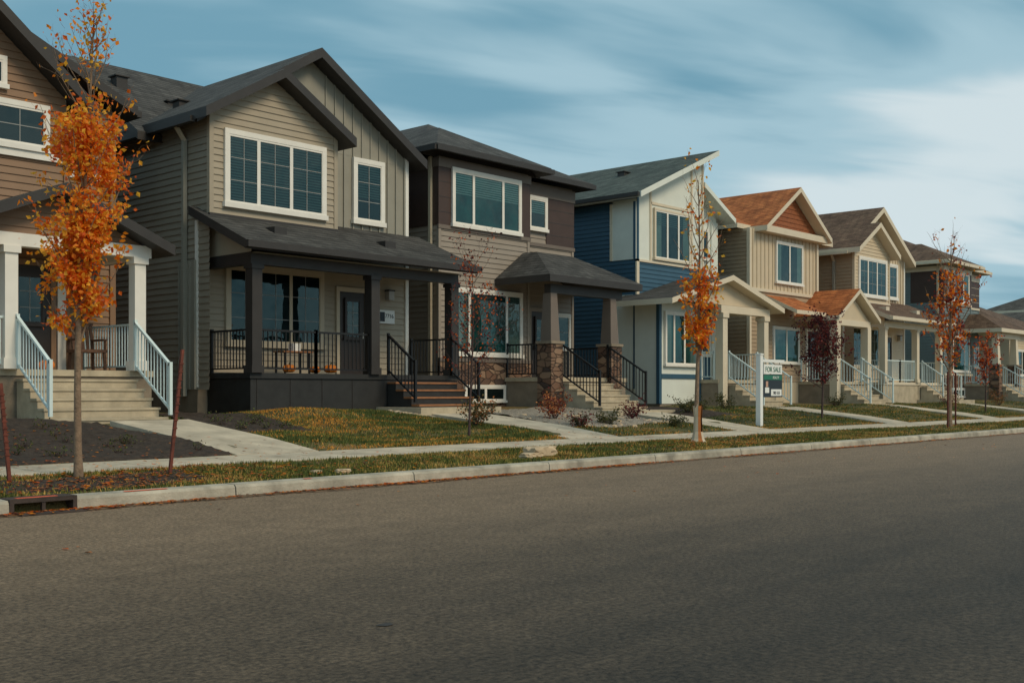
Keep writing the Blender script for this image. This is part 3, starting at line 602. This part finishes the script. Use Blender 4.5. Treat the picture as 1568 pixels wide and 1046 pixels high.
def house_cream():
    b=B('rust_roof_house',(41,22.5,0)); C,T,F='cream','tan_siding','cream_trim'
    b.box('walls',C,38.0,43.5,22.3,24,.5,7.6); b.box('walls',C,38.002,45.0,23.0,33,.5,7.55)
    b.lap('siding',T,'x',38.0,22.3,33,1.3,7.5); b.lap('siding',T,'y',22.3,38.0,43.5,1.7,5.2); b.lap('siding',T,'y',23.0,43.5,45.0,1.7,5.2)
    b.batten('battens',C,'y',22.3,38.0,43.5,5.3,7.6,.3); b.batten('battens',C,'y',23.0,43.55,45,5.3,7.5,.3)
    b.box('belt',F,37.95,43.55,22.23,22.3,5.2,5.32); b.box('belt',F,43.55,45.04,22.93,23.0,5.2,5.32)
    b.box('corner',F,37.95,38.08,22.22,22.36,1.7,7.6); b.box('corner',F,43.4,43.54,22.22,22.36,1.7,7.6)
    b.hip('roof','roof_rust',F,37.5,45.4,22.5,33.5,7.75,.44,.18)
    b.gableY('roof_gable','roof_rust',F,38.45,43.85,41.15,21.75,27,7.7,9.5,.2)
    b.poly('roof_gable','shake_orange',[(38.8,22.2,7.75),(43.5,22.2,7.75),(41.15,22.2,9.25)],[(0,1,2)])
    b.lap('roof_gable','shake_orange','y',22.2,38.8,43.5,7.75,9.2,lambda z:(41.15-(9.25-z)/.66,41.15+(9.25-z)/.66),.18)
    b.box('roof_gable',F,38.6,43.7,21.9,22.35,7.5,7.75)
    b.win(40.0,42.2,5.6,7.3,22.29,'trim_white',(0,.5,1),(1,1),tw=.08,curt=True); b.win(43.9,44.5,6.1,7.2,22.99,'trim_white',(0,1),(1,1),tw=.07,curt=True)
    b.win(39.8,41.9,2.4,3.9,22.29,'trim_white',(0,.5,1),(1,1),tw=.08,inner='reflection_teal')
    b.gableY('porch_roof','roof_rust',F,41.5,45.35,43.4,20.3,23,5.5-.62*1.9,5.5,.18)
    b.slab('porch_roof','roof_rust',F,[(39.2,20.9,4.45),(41.6,20.9,4.45),(41.6,22.28,5.1),(39.2,22.28,5.1)],.15)
    b.poly('porch_pediment',C,[(41.8,20.65,4.2),(45.0,20.65,4.2),(43.4,20.65,5.2)],[(0,1,2)])
    b.box('porch_beam',F,41.9,45.0,20.6,20.85,3.98,4.22)
    for px in (42.05,44.85):
        b.box('porch_posts',F,px-.16,px+.16,20.58,20.9,DK-.8,3.98)
    porch_base(b,41.9,45.1,20.75,23,'concrete_step','foundation'); b.door(42.6,43.4,DK,3.8,22.29,'trim_white')
    b.steps('steps','concrete_step',42.3,44.3,20.75,DK,5,.18,.28,.3)
    R='rail_white'
    b.rail('stair_railing',R,(42.25,20.7,DK),(42.25,19.35,.85)); b.rail('stair_railing',R,(44.35,20.7,DK),(44.35,19.35,.85)); b.rail('railing',R,(42.0,20.95,DK),(42.0,22.2,DK)); b.rail('railing',R,(44.4,20.75,DK),(44.8,20.75,DK))
    vent(b,39.7,25.5,8.75)
    b.finish()
house_cream()

def house_far(dx,wall,roof,z=4.7,name='corner_house',w=8):
    b=B(name,(dx+w/2,22,0))
    b.box('walls',wall,dx,dx+w,22.5,32,.5,z-.1); b.lap('siding',wall,'y',22.5,dx,dx+w,1,z-.1); b.lap('siding',wall,'x',dx,22.5,32,1,z-.1)
    b.hip('roof',roof,'cream_trim',dx-.5,dx+w+.5,22,32.5,z,.45,.2)
    b.win(dx+1,dx+3,2.2,3.8,22.48,'trim_white',(0,.5,1),(1,1)); b.door(dx+4.3,dx+5.2,DK,3.7,22.48,'trim_white')
    if z>6: b.win(dx+1,dx+3,5.4,7,22.48,'trim_white',(0,.5,1),(1,1)); b.win(dx+4.6,dx+6,5.4,7,22.48,'trim_white',(0,.5,1),(1,1))
    b.box('porch_deck','concrete_step',dx+3.5,dx+7,20.8,22.5,.5,DK); b.steps('steps','concrete_step',dx+4.2,dx+5.8,20.8,DK,5,.18,.28,.3)
    b.slab('porch_roof',roof,'cream_trim',[(dx+3.3,20.4,4.1),(dx+7.2,20.4,4.1),(dx+7.2,22.48,4.75 if z>6 else 4.5),(dx+3.3,22.48,4.75 if z>6 else 4.5)],.18)
    for q in (3.7,6.8): b.box('porch_posts','cream_trim',dx+q-.12,dx+q+.12,20.85,21.1,DK,4.0)
    b.rail('railing','rail_white',(dx+4.1,20.7,DK),(dx+4.1,19.4,.85)); b.rail('railing','rail_white',(dx+5.9,20.7,DK),(dx+5.9,19.4,.85))
    b.finish()
house_far(67.5,'cream','roof_brown',4.9); house_far(79,'blue_siding','roof_grey',4.9); house_far(91,'tan_siding','roof_grey',7.6,'two_storey_house'); house_far(103,'slate_siding','roof_brown',7.6,'two_storey_house')

# ------------------------------------------------------------ vegetation
def tube(V,F,pts,rs,n=6):
    base=len(V)
    for i,p in enumerate(pts):
        d=(pts[min(i+1,len(pts)-1)]-pts[max(i-1,0)]).normalized()
        a=d.cross(Vector((.3,.9,.1))).normalized(); c=d.cross(a)
        for k in range(n):
            t=k*2*math.pi/n; V.append(p+(a*math.cos(t)+c*math.sin(t))*rs[i])
    for i in range(len(pts)-1):
        for k in range(n):
            q=(k+1)%n; F.append((base+i*n+k,base+i*n+q,base+(i+1)*n+q,base+(i+1)*n+k))
def rv(): return Vector((random.gauss(0,1),random.gauss(0,1),random.gauss(0,1)))
def branch(p,d,L,r,seg=6,up=.12,wob=.12):
    pts=[p.copy()]
    for i in range(seg):
        d=(d+Vector((0,0,up))+rv()*wob).normalized(); p=p+d*(L/seg); pts.append(p.copy())
    return pts,[r*(1-.85*i/seg) for i in range(seg+1)]
def tree(name,loc,H,clear,spread,leafz,nleaf,lsize,lmats,bark='bark',r0=.055,nb=26,seed=1,lean=(0,0),elev=1.2,bare=.0,core=.5):
    random.seed(seed); e=bpy.data.objects.new(name,None); e.location=loc; sc.collection.objects.link(e)
    V=[];F=[]; sites=[]
    seg=14; pts=[]
    for i in range(seg+1):
        t=i/seg; pts.append(Vector((lean[0]*t*t+.03*math.sin(5*t+seed),lean[1]*t*t+.03*math.cos(4*t),-.1+t*(H*.93+.1))))
    tube(V,F,pts,[r0*(1-.86*(i/seg)**.8)*(1.25 if i==0 else 1) for i in range(seg+1)],8)
    def at(z):
        t=max(0,min(1,(z+.1)/(H*.93+.1)))*seg; i=min(int(t),seg-1); return pts[i].lerp(pts[i+1],t-i)
    for k in range(nb):
        t=(k+random.random())/nb; z=clear+(H*.9-clear)*t; q=at(z); az=k*2.4+random.uniform(-.4,.4)
        L=spread*(1.1-.5*t)*random.uniform(.65,1.3); el=elev*random.uniform(.75,1.1)
        d=Vector((math.cos(az),math.sin(az),math.tan(min(el,1.35)))).normalized()
        bp,br=branch(q,d,L*1.5,r0*.32*(1-.5*t),7,.10); tube(V,F,bp,br,5)
        for i in range(1,8): sites.append((bp[i],.5))
        for j in range(random.randint(3,5)):
            i=random.randint(1,6); az2=random.random()*6.28; d2=((bp[i]-bp[i-1]).normalized()+Vector((math.cos(az2),math.sin(az2),.35))*.8).normalized()
            sp,sr=branch(bp[i],d2,L*random.uniform(.3,.65),br[i]*.55,4,.12,.2); tube(V,F,sp,sr,4)
            for s_ in sp[1:]: sites.append((s_,1.0))
            for m in range(2):
                i2=random.randint(1,4); tp,tr=branch(sp[i2],(sp[i2]-sp[i2-1]).normalized()+rv()*.6,L*random.uniform(.12,.3),sr[i2]*.5+.002,3,.1,.25); tube(V,F,tp,tr,3)
                for s_ in tp[1:]: sites.append((s_,1.2))
    me=bpy.data.meshes.new('trunk_and_branches'); me.from_pydata(V,[],F); me.materials.append(M[bark]); 
    me.polygons.foreach_set('use_smooth',[True]*len(F)); link(bpy.data.objects.new('trunk_and_branches',me),e)
    lo,hi=leafz; S=[]; Wt=[]
    for s_,w in sites:
        ax=at(s_.z); rr=math.hypot(s_.x-ax.x,s_.y-ax.y)
        if s_.z<lo: continue
        g=math.exp(-(rr/core)**2)
        if s_.z>hi: g*=max(bare,math.exp(-((s_.z-hi)/.35)**2))
        S.append(s_); Wt.append(w*(g+.015)*(.12+1.6*random.random()**3))
    V=[];F=[];I=[]
    ch=random.choices(range(len(S)),Wt,k=nleaf)
    for c in ch:
        p=S[c]+rv()*.055; a=rv(); a.z-=.5; a.normalize(); b2=a.cross(rv()).normalized(); n_=a.cross(b2); s_=lsize*random.uniform(.6,1.3)
        k=len(V); 
        V.extend([p,p+a*s_*.5+b2*s_*.38+n_*s_*.12,p+a*s_*1.1,p+a*s_*.5-b2*s_*.38+n_*s_*.12]); F.append((k,k+1,k+2)); F.append((k,k+2,k+3))
        m=(c*7+3)%len(lmats) if random.random()<.6 else random.randrange(len(lmats)); I+= [m,m]
    me=bpy.data.meshes.new('leaves'); me.from_pydata(V,[],F)
    for q in lmats: me.materials.append(M[q])
    me.polygons.foreach_set('material_index',I); link(bpy.data.objects.new('leaves',me),e)
    return e
OR=['leaf_o1','leaf_o2','leaf_o3']
t1=tree('autumn_tree',(6.7,13.35,.22),6.15,1.6,.74,(1.75,4.15),7400,.064,OR,r0=.055,nb=42,seed=3,elev=1.12,lean=(.12,-.05),core=.44,bare=.04)
t2=tree('autumn_tree',(20.4,13.2,.22),6.0,1.6,.75,(1.4,3.3),1500,.085,OR,r0=.06,nb=34,seed=5,elev=1.1,core=.42,bare=.03)
t3=tree('autumn_tree',(34.4,13.2,.22),6.0,1.5,1.15,(1.5,4.4),1500,.10,['leaf_o2','leaf_r1','leaf_o1'],r0=.08,nb=30,seed=8,elev=.95,core=.9,bare=.05)
tree('ornamental_tree',(16.25,15.9,.4),3.9,.9,.85,(.9,3.2),1000,.05,['leaf_r1','leaf_r2','leaf_o2'],'bark_dark',.03,28,11,elev=.9,core=.7,bare=.3)
tree('ornamental_tree',(32.0,16.2,.42),3.1,.9,.8,(.9,3.0),2200,.08,['leaf_r1','leaf_r2'],'bark_dark',.04,26,13,elev=.8,core=.8,bare=.3)
tree('ornamental_tree',(46.5,16.4,.42),3.1,.9,.7,(.9,3.0),700,.09,['leaf_r1','leaf_o2'],'bark_dark',.04,22,14,elev=.8,core=.8,bare=.3)
tree('ornamental_tree',(57.5,16.8,.42),3.6,.9,1.0,(.9,3.4),900,.12,['leaf_r1','leaf_o2'],'bark_dark',.05,22,15,elev=.8,core=.9,bare=.3)
tree('autumn_tree',(52.0,13.2,.22),5.0,1.5,.8,(1.5,4.0),500,.1,['leaf_o2','leaf_o1'],r0=.06,nb=22,seed=18,elev=1.0,core=.7,bare=.05)
def shrub(name,loc,h,w,n,ls,mats,seed):
    random.seed(seed); e=bpy.data.objects.new(name,None); e.location=loc; sc.collection.objects.link(e)
    V=[];F=[];S=[]
    for k in range(16):
        az=random.random()*6.28; bp,br=branch(Vector((0,0,0)),Vector((math.cos(az)*w/h,math.sin(az)*w/h,1)),h*random.uniform(.6,1.05),.008,5,.05,.15); tube(V,F,bp,br,4); S+=bp[2:]
    me=bpy.data.meshes.new('stems'); me.from_pydata(V,[],F); me.materials.append(M['bark_dark']); link(bpy.data.objects.new('stems',me),e)
    V=[];F=[];I=[]
    for k in range(n):
        p=random.choice(S)+rv()*.06; a=rv().normalized(); b2=a.cross(rv()).normalized(); s_=ls*random.uniform(.6,1.3); i=len(V)
        V.extend([p,p+a*s_*.5+b2*s_*.4,p+a*s_,p+a*s_*.5-b2*s_*.4]); F.append((i,i+1,i+2,i+3)); I.append(random.randrange(len(mats)))
    me=bpy.data.meshes.new('leaves'); me.from_pydata(V,[],F)
    for q in mats: me.materials.append(M[q])
    me.polygons.foreach_set('material_index',I); link(bpy.data.objects.new('leaves',me),e)
G=['leaf_g1','leaf_g2']
def gp(x,y): return (x,y,float(gz(np.array(float(x)),np.array(float(y)))))
for i,(x,y,h,w,n,ms) in enumerate([(17.5,17.0,.75,.6,900,['leaf_g2','leaf_dry','leaf_g1']),(20.9,17.6,.8,.6,900,['leaf_r1','leaf_dry']),(20.6,16.6,.4,.5,500,['leaf_r1','leaf_g1']),(22.2,17.0,.4,.5,500,G),(24.0,17.6,.6,.5,600,['leaf_r1','leaf_r2']),(23.6,16.0,.35,.5,400,G),(27.6,18.2,.6,.6,600,G),(28.8,18.6,.5,.6,500,['leaf_g2','leaf_g1']),
        (31.6,19.4,.7,.7,600,G),(39.8,19.6,.7,.9,500,G),(48.5,18.6,.7,.9,500,['leaf_g2','leaf_r1']),(54.5,18.6,.9,1.,500,['leaf_g2','leaf_dry'])]):
    shrub('shrub',gp(x,y),h,w,n,.05,ms,30+i)
for i in range(34):
    x=random.uniform(7,10) if i%2 else random.uniform(11.9,13.2); y=random.uniform(15.4,18.8) if i%2 else random.uniform(17.4,19.4)
    shrub('ground_plant',gp(x,y),.13,.15,50,.035,['leaf_g1','grass_g','leaf_g2'],80+i)
random.seed(5); cb_=B('cobbles')
for i in range(150):
    x,y=random.choice([(random.uniform(20.1,24.8),random.uniform(16.4,18.5)),(random.uniform(17.0,18.2),random.uniform(18.9,19.4))]); z=gp(x,y)[2]; r=random.uniform(.03,.08)
    P_=[]; 
    for zz_,rr_ in ((0,1),(.5,.9),(.8,.5)):
        for k in range(6): 
            a=k*1.047+random.uniform(-.2,.2); P_.append((x+r*rr_*math.cos(a)*1.3,y+r*rr_*math.sin(a),z+zz_*r))
    cb_.poly('stones','rock' if i%3 else 'gravel',P_,[(k,(k+1)%6,6+(k+1)%6,6+k) for k in range(6)]+[(6+k,6+(k+1)%6,12+(k+1)%6,12+k) for k in range(6)]+[tuple(range(12,18))])
cb_.finish()

# ------------------------------------------------------------ street objects
def stake(p0,p1,name='tree_stake'):
    b=B(name,p0); b.beam('post','rust',p0,p1,.035,.035); b.beam('flange','rust',Vector(p0)+Vector((.02,.012,0)),Vector(p1)+Vector((.02,.012,0)),.008,.05)
    d=Vector(p1)-Vector(p0)
    for k in range(10): 
        c=Vector(p0)+d*(.35+.06*k); b.box('studs','rust',c.x-.03,c.x+.03,c.y-.026,c.y-.012,c.z,c.z+.02)
    b.finish()
stake((7.72,13.0,.1),(7.98,13.1,1.85)); stake((5.78,13.2,.1),(5.66,13.2,1.4)); stake((33.7,13.0,.1),(33.7,13.0,1.9)); stake((35.1,13.3,.1),(35.1,13.3,1.9))
wb=B('tree_guard',(20.4,13.2,.22)); n=10
prof=[(.2,0),(.14,.1),(.1,.25),(.09,.55),(.115,.8)]
for i in range(len(prof)-1):
    for k in range(n):
        if k==7 and i>1: continue
        a0,a1=k*2*math.pi/n,(k+1)*2*math.pi/n; r_0,z_0=prof[i]; r_1,z_1=prof[i+1]
        wb.quad('burlap','trim_tan' if k%3 else 'leaf_dry',[(20.4+r_0*math.cos(a0),13.2+r_0*math.sin(a0),.2+z_0),(20.4+r_0*math.cos(a1),13.2+r_0*math.sin(a1),.2+z_0),(20.4+r_1*math.cos(a1),13.2+r_1*math.sin(a1),.2+z_1+.05*(k%2)*(i==3)),(20.4+r_1*math.cos(a0),13.2+r_1*math.sin(a0),.2+z_1-.05*(k%2)*(i==3))])
wb.finish()
def rock(name,c,s,seed):
    random.seed(seed); bpy.ops.mesh.primitive_ico_sphere_add(subdivisions=3,location=c); o=bpy.context.object; o.name=name
    for v in o.data.vertices:
        n_=v.co.normalized(); k=1+.22*math.sin(n_.x*5+seed)*math.cos(n_.y*6)+.14*math.sin(n_.z*9+n_.x*7+seed*2)
        v.co=Vector((max(-.85,min(.8,n_.x*k))*s[0],max(-.8,min(.75,n_.y*k))*s[1],max(-.6,min(.6,n_.z*k+.1*n_.x))*s[2]))
    o.data.materials.append(M['rock'])
rock('boulder',(14.75,12.75,.27),(.36,.2,.14),2); rock('boulder',(14.25,12.6,.22),(.17,.14,.08),4); rock('boulder',(10.05,12.35,.19),(.14,.1,.05),5); rock('boulder',(9.7,12.5,.19),(.09,.08,.04),9)
fx,fy=27.15,15.6; fz=.35
S_=B('for_sale_sign',(fx,fy,fz))
S_.box('post','sign_white',fx-.07,fx+.07,fy-.07,fy+.07,fz-.1,fz+1.95); S_.box('post','sign_white',fx-.085,fx+.085,fy-.085,fy+.085,fz+1.95,fz+1.99)
S_.box('arm','sign_white',fx+.07,fx+1.3,fy-.04,fy+.04,fz+1.76,fz+1.84)
S_.box('header_board','sign_white',fx+.22,fx+1.22,fy-.012,fy+.012,fz+1.44,fz+1.7)
S_.box('panel','sign_dark',fx+.18,fx+1.22,fy-.015,fy+.015,fz+.8,fz+1.43)
S_.box('panel_print','sign_green',fx+.2,fx+1.2,fy-.019,fy-.015,fz+1.28,fz+1.41)
S_.box('panel_print','sign_white',fx+.6,fx+1.18,fy-.019,fy-.015,fz+.84,fz+1.02)
S_.box('portrait','skin_print',fx+.32,fx+.44,fy-.019,fy-.015,fz+1.08,fz+1.24); S_.box('portrait','sign_white',fx+.27,fx+.49,fy-.021,fy-.015,fz+.92,fz+1.07)
for q in (.3,1.1): S_.box('hooks','black_metal',fx+q,fx+q+.012,fy-.006,fy+.006,fz+1.43,fz+1.77)
e=S_.finish(); text('FOR SALE',e,(fx+.72,fy-.018,fz+1.5),.2,'sign_green',name='lettering'); text('REALTY',e,(fx+.86,fy-.024,fz+1.31),.1,'sign_white',name='lettering_small'); text('780 555',e,(fx+.89,fy-.024,fz+.88),.12,'sign_dark',name='lettering_phone')
def chair(name,x,y,z,mat,f=1):
    b=B(name,(x,y,z)); 
    for dx in (-.26,.26):
        for dy in (-.25,.25): b.beam('legs',mat,(x+dx,y+dy,z),(x+dx*.95,y+dy*.95,z+.42),.05,.05)
        b.box('arms',mat,x+dx-.04,x+dx+.04,y-.28,y+.26,z+.62,z+.66); b.box('arms',mat,x+dx-.02,x+dx+.02,y-.26,y-.22,z+.42,z+.62)
    b.box('seat',mat,x-.3,x+.3,y-.28,y+.28,z+.38,z+.44)
    for k in range(6): b.beam('backrest',mat,(x-.25+.1*k,y+.25*f,z+.44),(x-.25+.1*k,y+.36*f,z+.98),.06,.025)
    b.beam('backrest',mat,(x-.3,y+.36*f,z+.98),(x+.3,y+.36*f,z+.98),.06,.05)
    b.finish()
chair('patio_chair',11.15,21.9,DK,'wicker')
def pumpkin(x,y,z,r):
    e=bpy.data.objects.new('pumpkin',None); e.location=(x,y,z); sc.collection.objects.link(e)
    V=[];F=[]; n,m=24,10
    for j in range(m+1):
        ph=math.pi*j/m
        for i in range(n):
            th=2*math.pi*i/n; rr=r*math.sin(ph)*(1+.1*math.cos(8*th)); V.append((rr*math.cos(th),rr*math.sin(th),r*.8+r*.75*math.cos(ph)*(1-.25*math.exp(-8*math.sin(ph)**2))))
    for j in range(m):
        for i in range(n): F.append((j*n+i,j*n+(i+1)%n,(j+1)*n+(i+1)%n,(j+1)*n+i))
    me=bpy.data.meshes.new('fruit'); me.from_pydata(V,[],F); me.materials.append(M['pumpkin']); link(bpy.data.objects.new('fruit',me),e)
    V=[];F=[]; tube(V,F,[Vector((0,0,r*1.3)),Vector((.01,0,r*1.6)),Vector((.03,0,r*1.8))],[.02,.014,.016],6); me=bpy.data.meshes.new('stem'); me.from_pydata(V,[],F); me.materials.append(M['leaf_g1']); link(bpy.data.objects.new('stem',me),e)
pumpkin(15.6,21.1,DK,.14); pumpkin(16.3,21.05,DK,.12); pumpkin(16.8,21.1,DK,.15); pumpkin(10.4,22.1,DK,.15)
b=B('porch_table',(16.2,21.7,DK)); b.box('top','wood_step',15.75,16.6,21.5,21.95,DK+.5,DK+.54)
for dx in (15.8,16.5):
    for dy in (21.55,21.9): b.box('legs','black_metal',dx,dx+.04,dy-.02,dy+.02,DK,DK+.5)
b.box('planter','sign_white',16.1,16.3,21.6,21.8,DK+.54,DK+.72); b.finish()
b=B('window_well_cover',(21.5,21.6,1))
for k in range(5): b.box('slats','sign_white',20.9,22.2,21.9,21.94,.82+.09*k,.87+.09*k)
for q in (20.95,22.1): b.box('uprights','sign_white',q,q+.04,21.94,21.97,.7,1.25)
b.finish()

# ------------------------------------------------------------ world, sun, camera
w=bpy.data.worlds.new('World'); sc.world=w; w.use_nodes=True; nt=w.node_tree; bg=nt.nodes['Background']
el,az=math.radians(42),math.radians(172)
sky=nt.nodes.new('ShaderNodeTexSky'); sky.sky_type='NISHITA'; sky.sun_disc=False; sky.sun_elevation=el; sky.sun_rotation=az; sky.dust_density=2
tc=nt.nodes.new('ShaderNodeTexCoord'); sp=nt.nodes.new('ShaderNodeSeparateXYZ'); nt.links.new(tc.outputs['Generated'],sp.inputs[0])
def mth(op,a,b_=None,c=None):
    n=nt.nodes.new('ShaderNodeMath'); n.operation=op
    for i,q in enumerate((a,b_,c)):
        if q is None: continue
        if isinstance(q,(int,float)): n.inputs[i].default_value=q
        else: nt.links.new(q,n.inputs[i])
    return n.outputs[0]
zpos=mth('MAXIMUM',sp.outputs[2],0)
zz=mth('ADD',zpos,.16)
px=mth('DIVIDE',sp.outputs[0],zz); py=mth('DIVIDE',sp.outputs[1],zz)
cb=nt.nodes.new('ShaderNodeCombineXYZ'); nt.links.new(px,cb.inputs[0]); nt.links.new(py,cb.inputs[1])
def cloud(rot,scl,loc,ns,det,ro,dist):
    m0=nt.nodes.new('ShaderNodeMapping'); m0.inputs['Rotation'].default_value=(0,0,math.radians(rot)); nt.links.new(cb.outputs[0],m0.inputs[0])
    mp=nt.nodes.new('ShaderNodeMapping'); mp.inputs['Scale'].default_value=scl; mp.inputs['Location'].default_value=loc
    nt.links.new(m0.outputs[0],mp.inputs[0])
    n1=nt.nodes.new('ShaderNodeTexNoise'); n1.inputs['Scale'].default_value=ns; n1.inputs['Detail'].default_value=det; n1.inputs['Roughness'].default_value=ro; n1.inputs['Distortion'].default_value=dist
    nt.links.new(mp.outputs[0],n1.inputs['Vector']); return n1.outputs['Fac']
c1=cloud(36,(.6,1.0,1),(2.3,.9,0),1.1,3,.45,.3); c2=cloud(30,(.7,1.9,1),(5.1,3.9,0),1.8,4,.5,.4)
cc=mth('MULTIPLY_ADD',c2,.35,mth('MULTIPLY',c1,.65))
# a brighter bank of haze lies roughly ten degrees above the horizon
t_=mth('MULTIPLY',mth('SUBTRACT',zpos,.18),9.0)
g_=mth('POWER',2.718,mth('MULTIPLY',mth('MULTIPLY',t_,t_),-1.0))
cc=mth('ADD',cc,mth('MULTIPLY_ADD',g_,.075,-.025))
rp=nt.nodes.new('ShaderNodeValToRGB'); rp.color_ramp.interpolation='EASE'; e_=rp.color_ramp.elements; e_[0].position=.37; e_[1].position=.63
e_[0].color=(.16,.34,.44,1); e_[1].color=(.63,.73,.76,1)
x_=e_.new(.5); x_.color=(.36,.54,.62,1)
nt.links.new(cc,rp.inputs[0])
ml=nt.nodes.new('ShaderNodeVectorMath'); ml.operation='SCALE'; ml.inputs['Scale'].default_value=10.5; nt.links.new(rp.outputs[0],ml.inputs[0])
mx=nt.nodes.new('ShaderNodeMix'); mx.data_type='RGBA'; mx.inputs['Factor'].default_value=.93
nt.links.new(sky.outputs[0],mx.inputs['A']); nt.links.new(ml.outputs[0],mx.inputs['B']); nt.links.new(mx.outputs['Result'],bg.inputs[0]); bg.inputs[1].default_value=.1
sl=bpy.data.lights.new('sun','SUN'); sl.energy=1.85; sl.angle=math.radians(20); sl.color=(1,.82,.58); so=bpy.data.objects.new('sun',sl); link(so)
dv=Vector((math.sin(az)*math.cos(el),math.cos(az)*math.cos(el),math.sin(el))); so.rotation_euler=dv.to_track_quat('Z','Y').to_euler(); so.location=(0,-10,30)
cd=bpy.data.cameras.new('camera'); cd.lens=39.5; cd.sensor_width=36; cd.shift_y=.0491; cd.clip_end=6000; cd.clip_start=.1
co=bpy.data.objects.new('camera',cd); link(co); co.location=(0,0,1.3); co.rotation_euler=(math.pi/2,0,math.radians(-47.7)); sc.camera=co
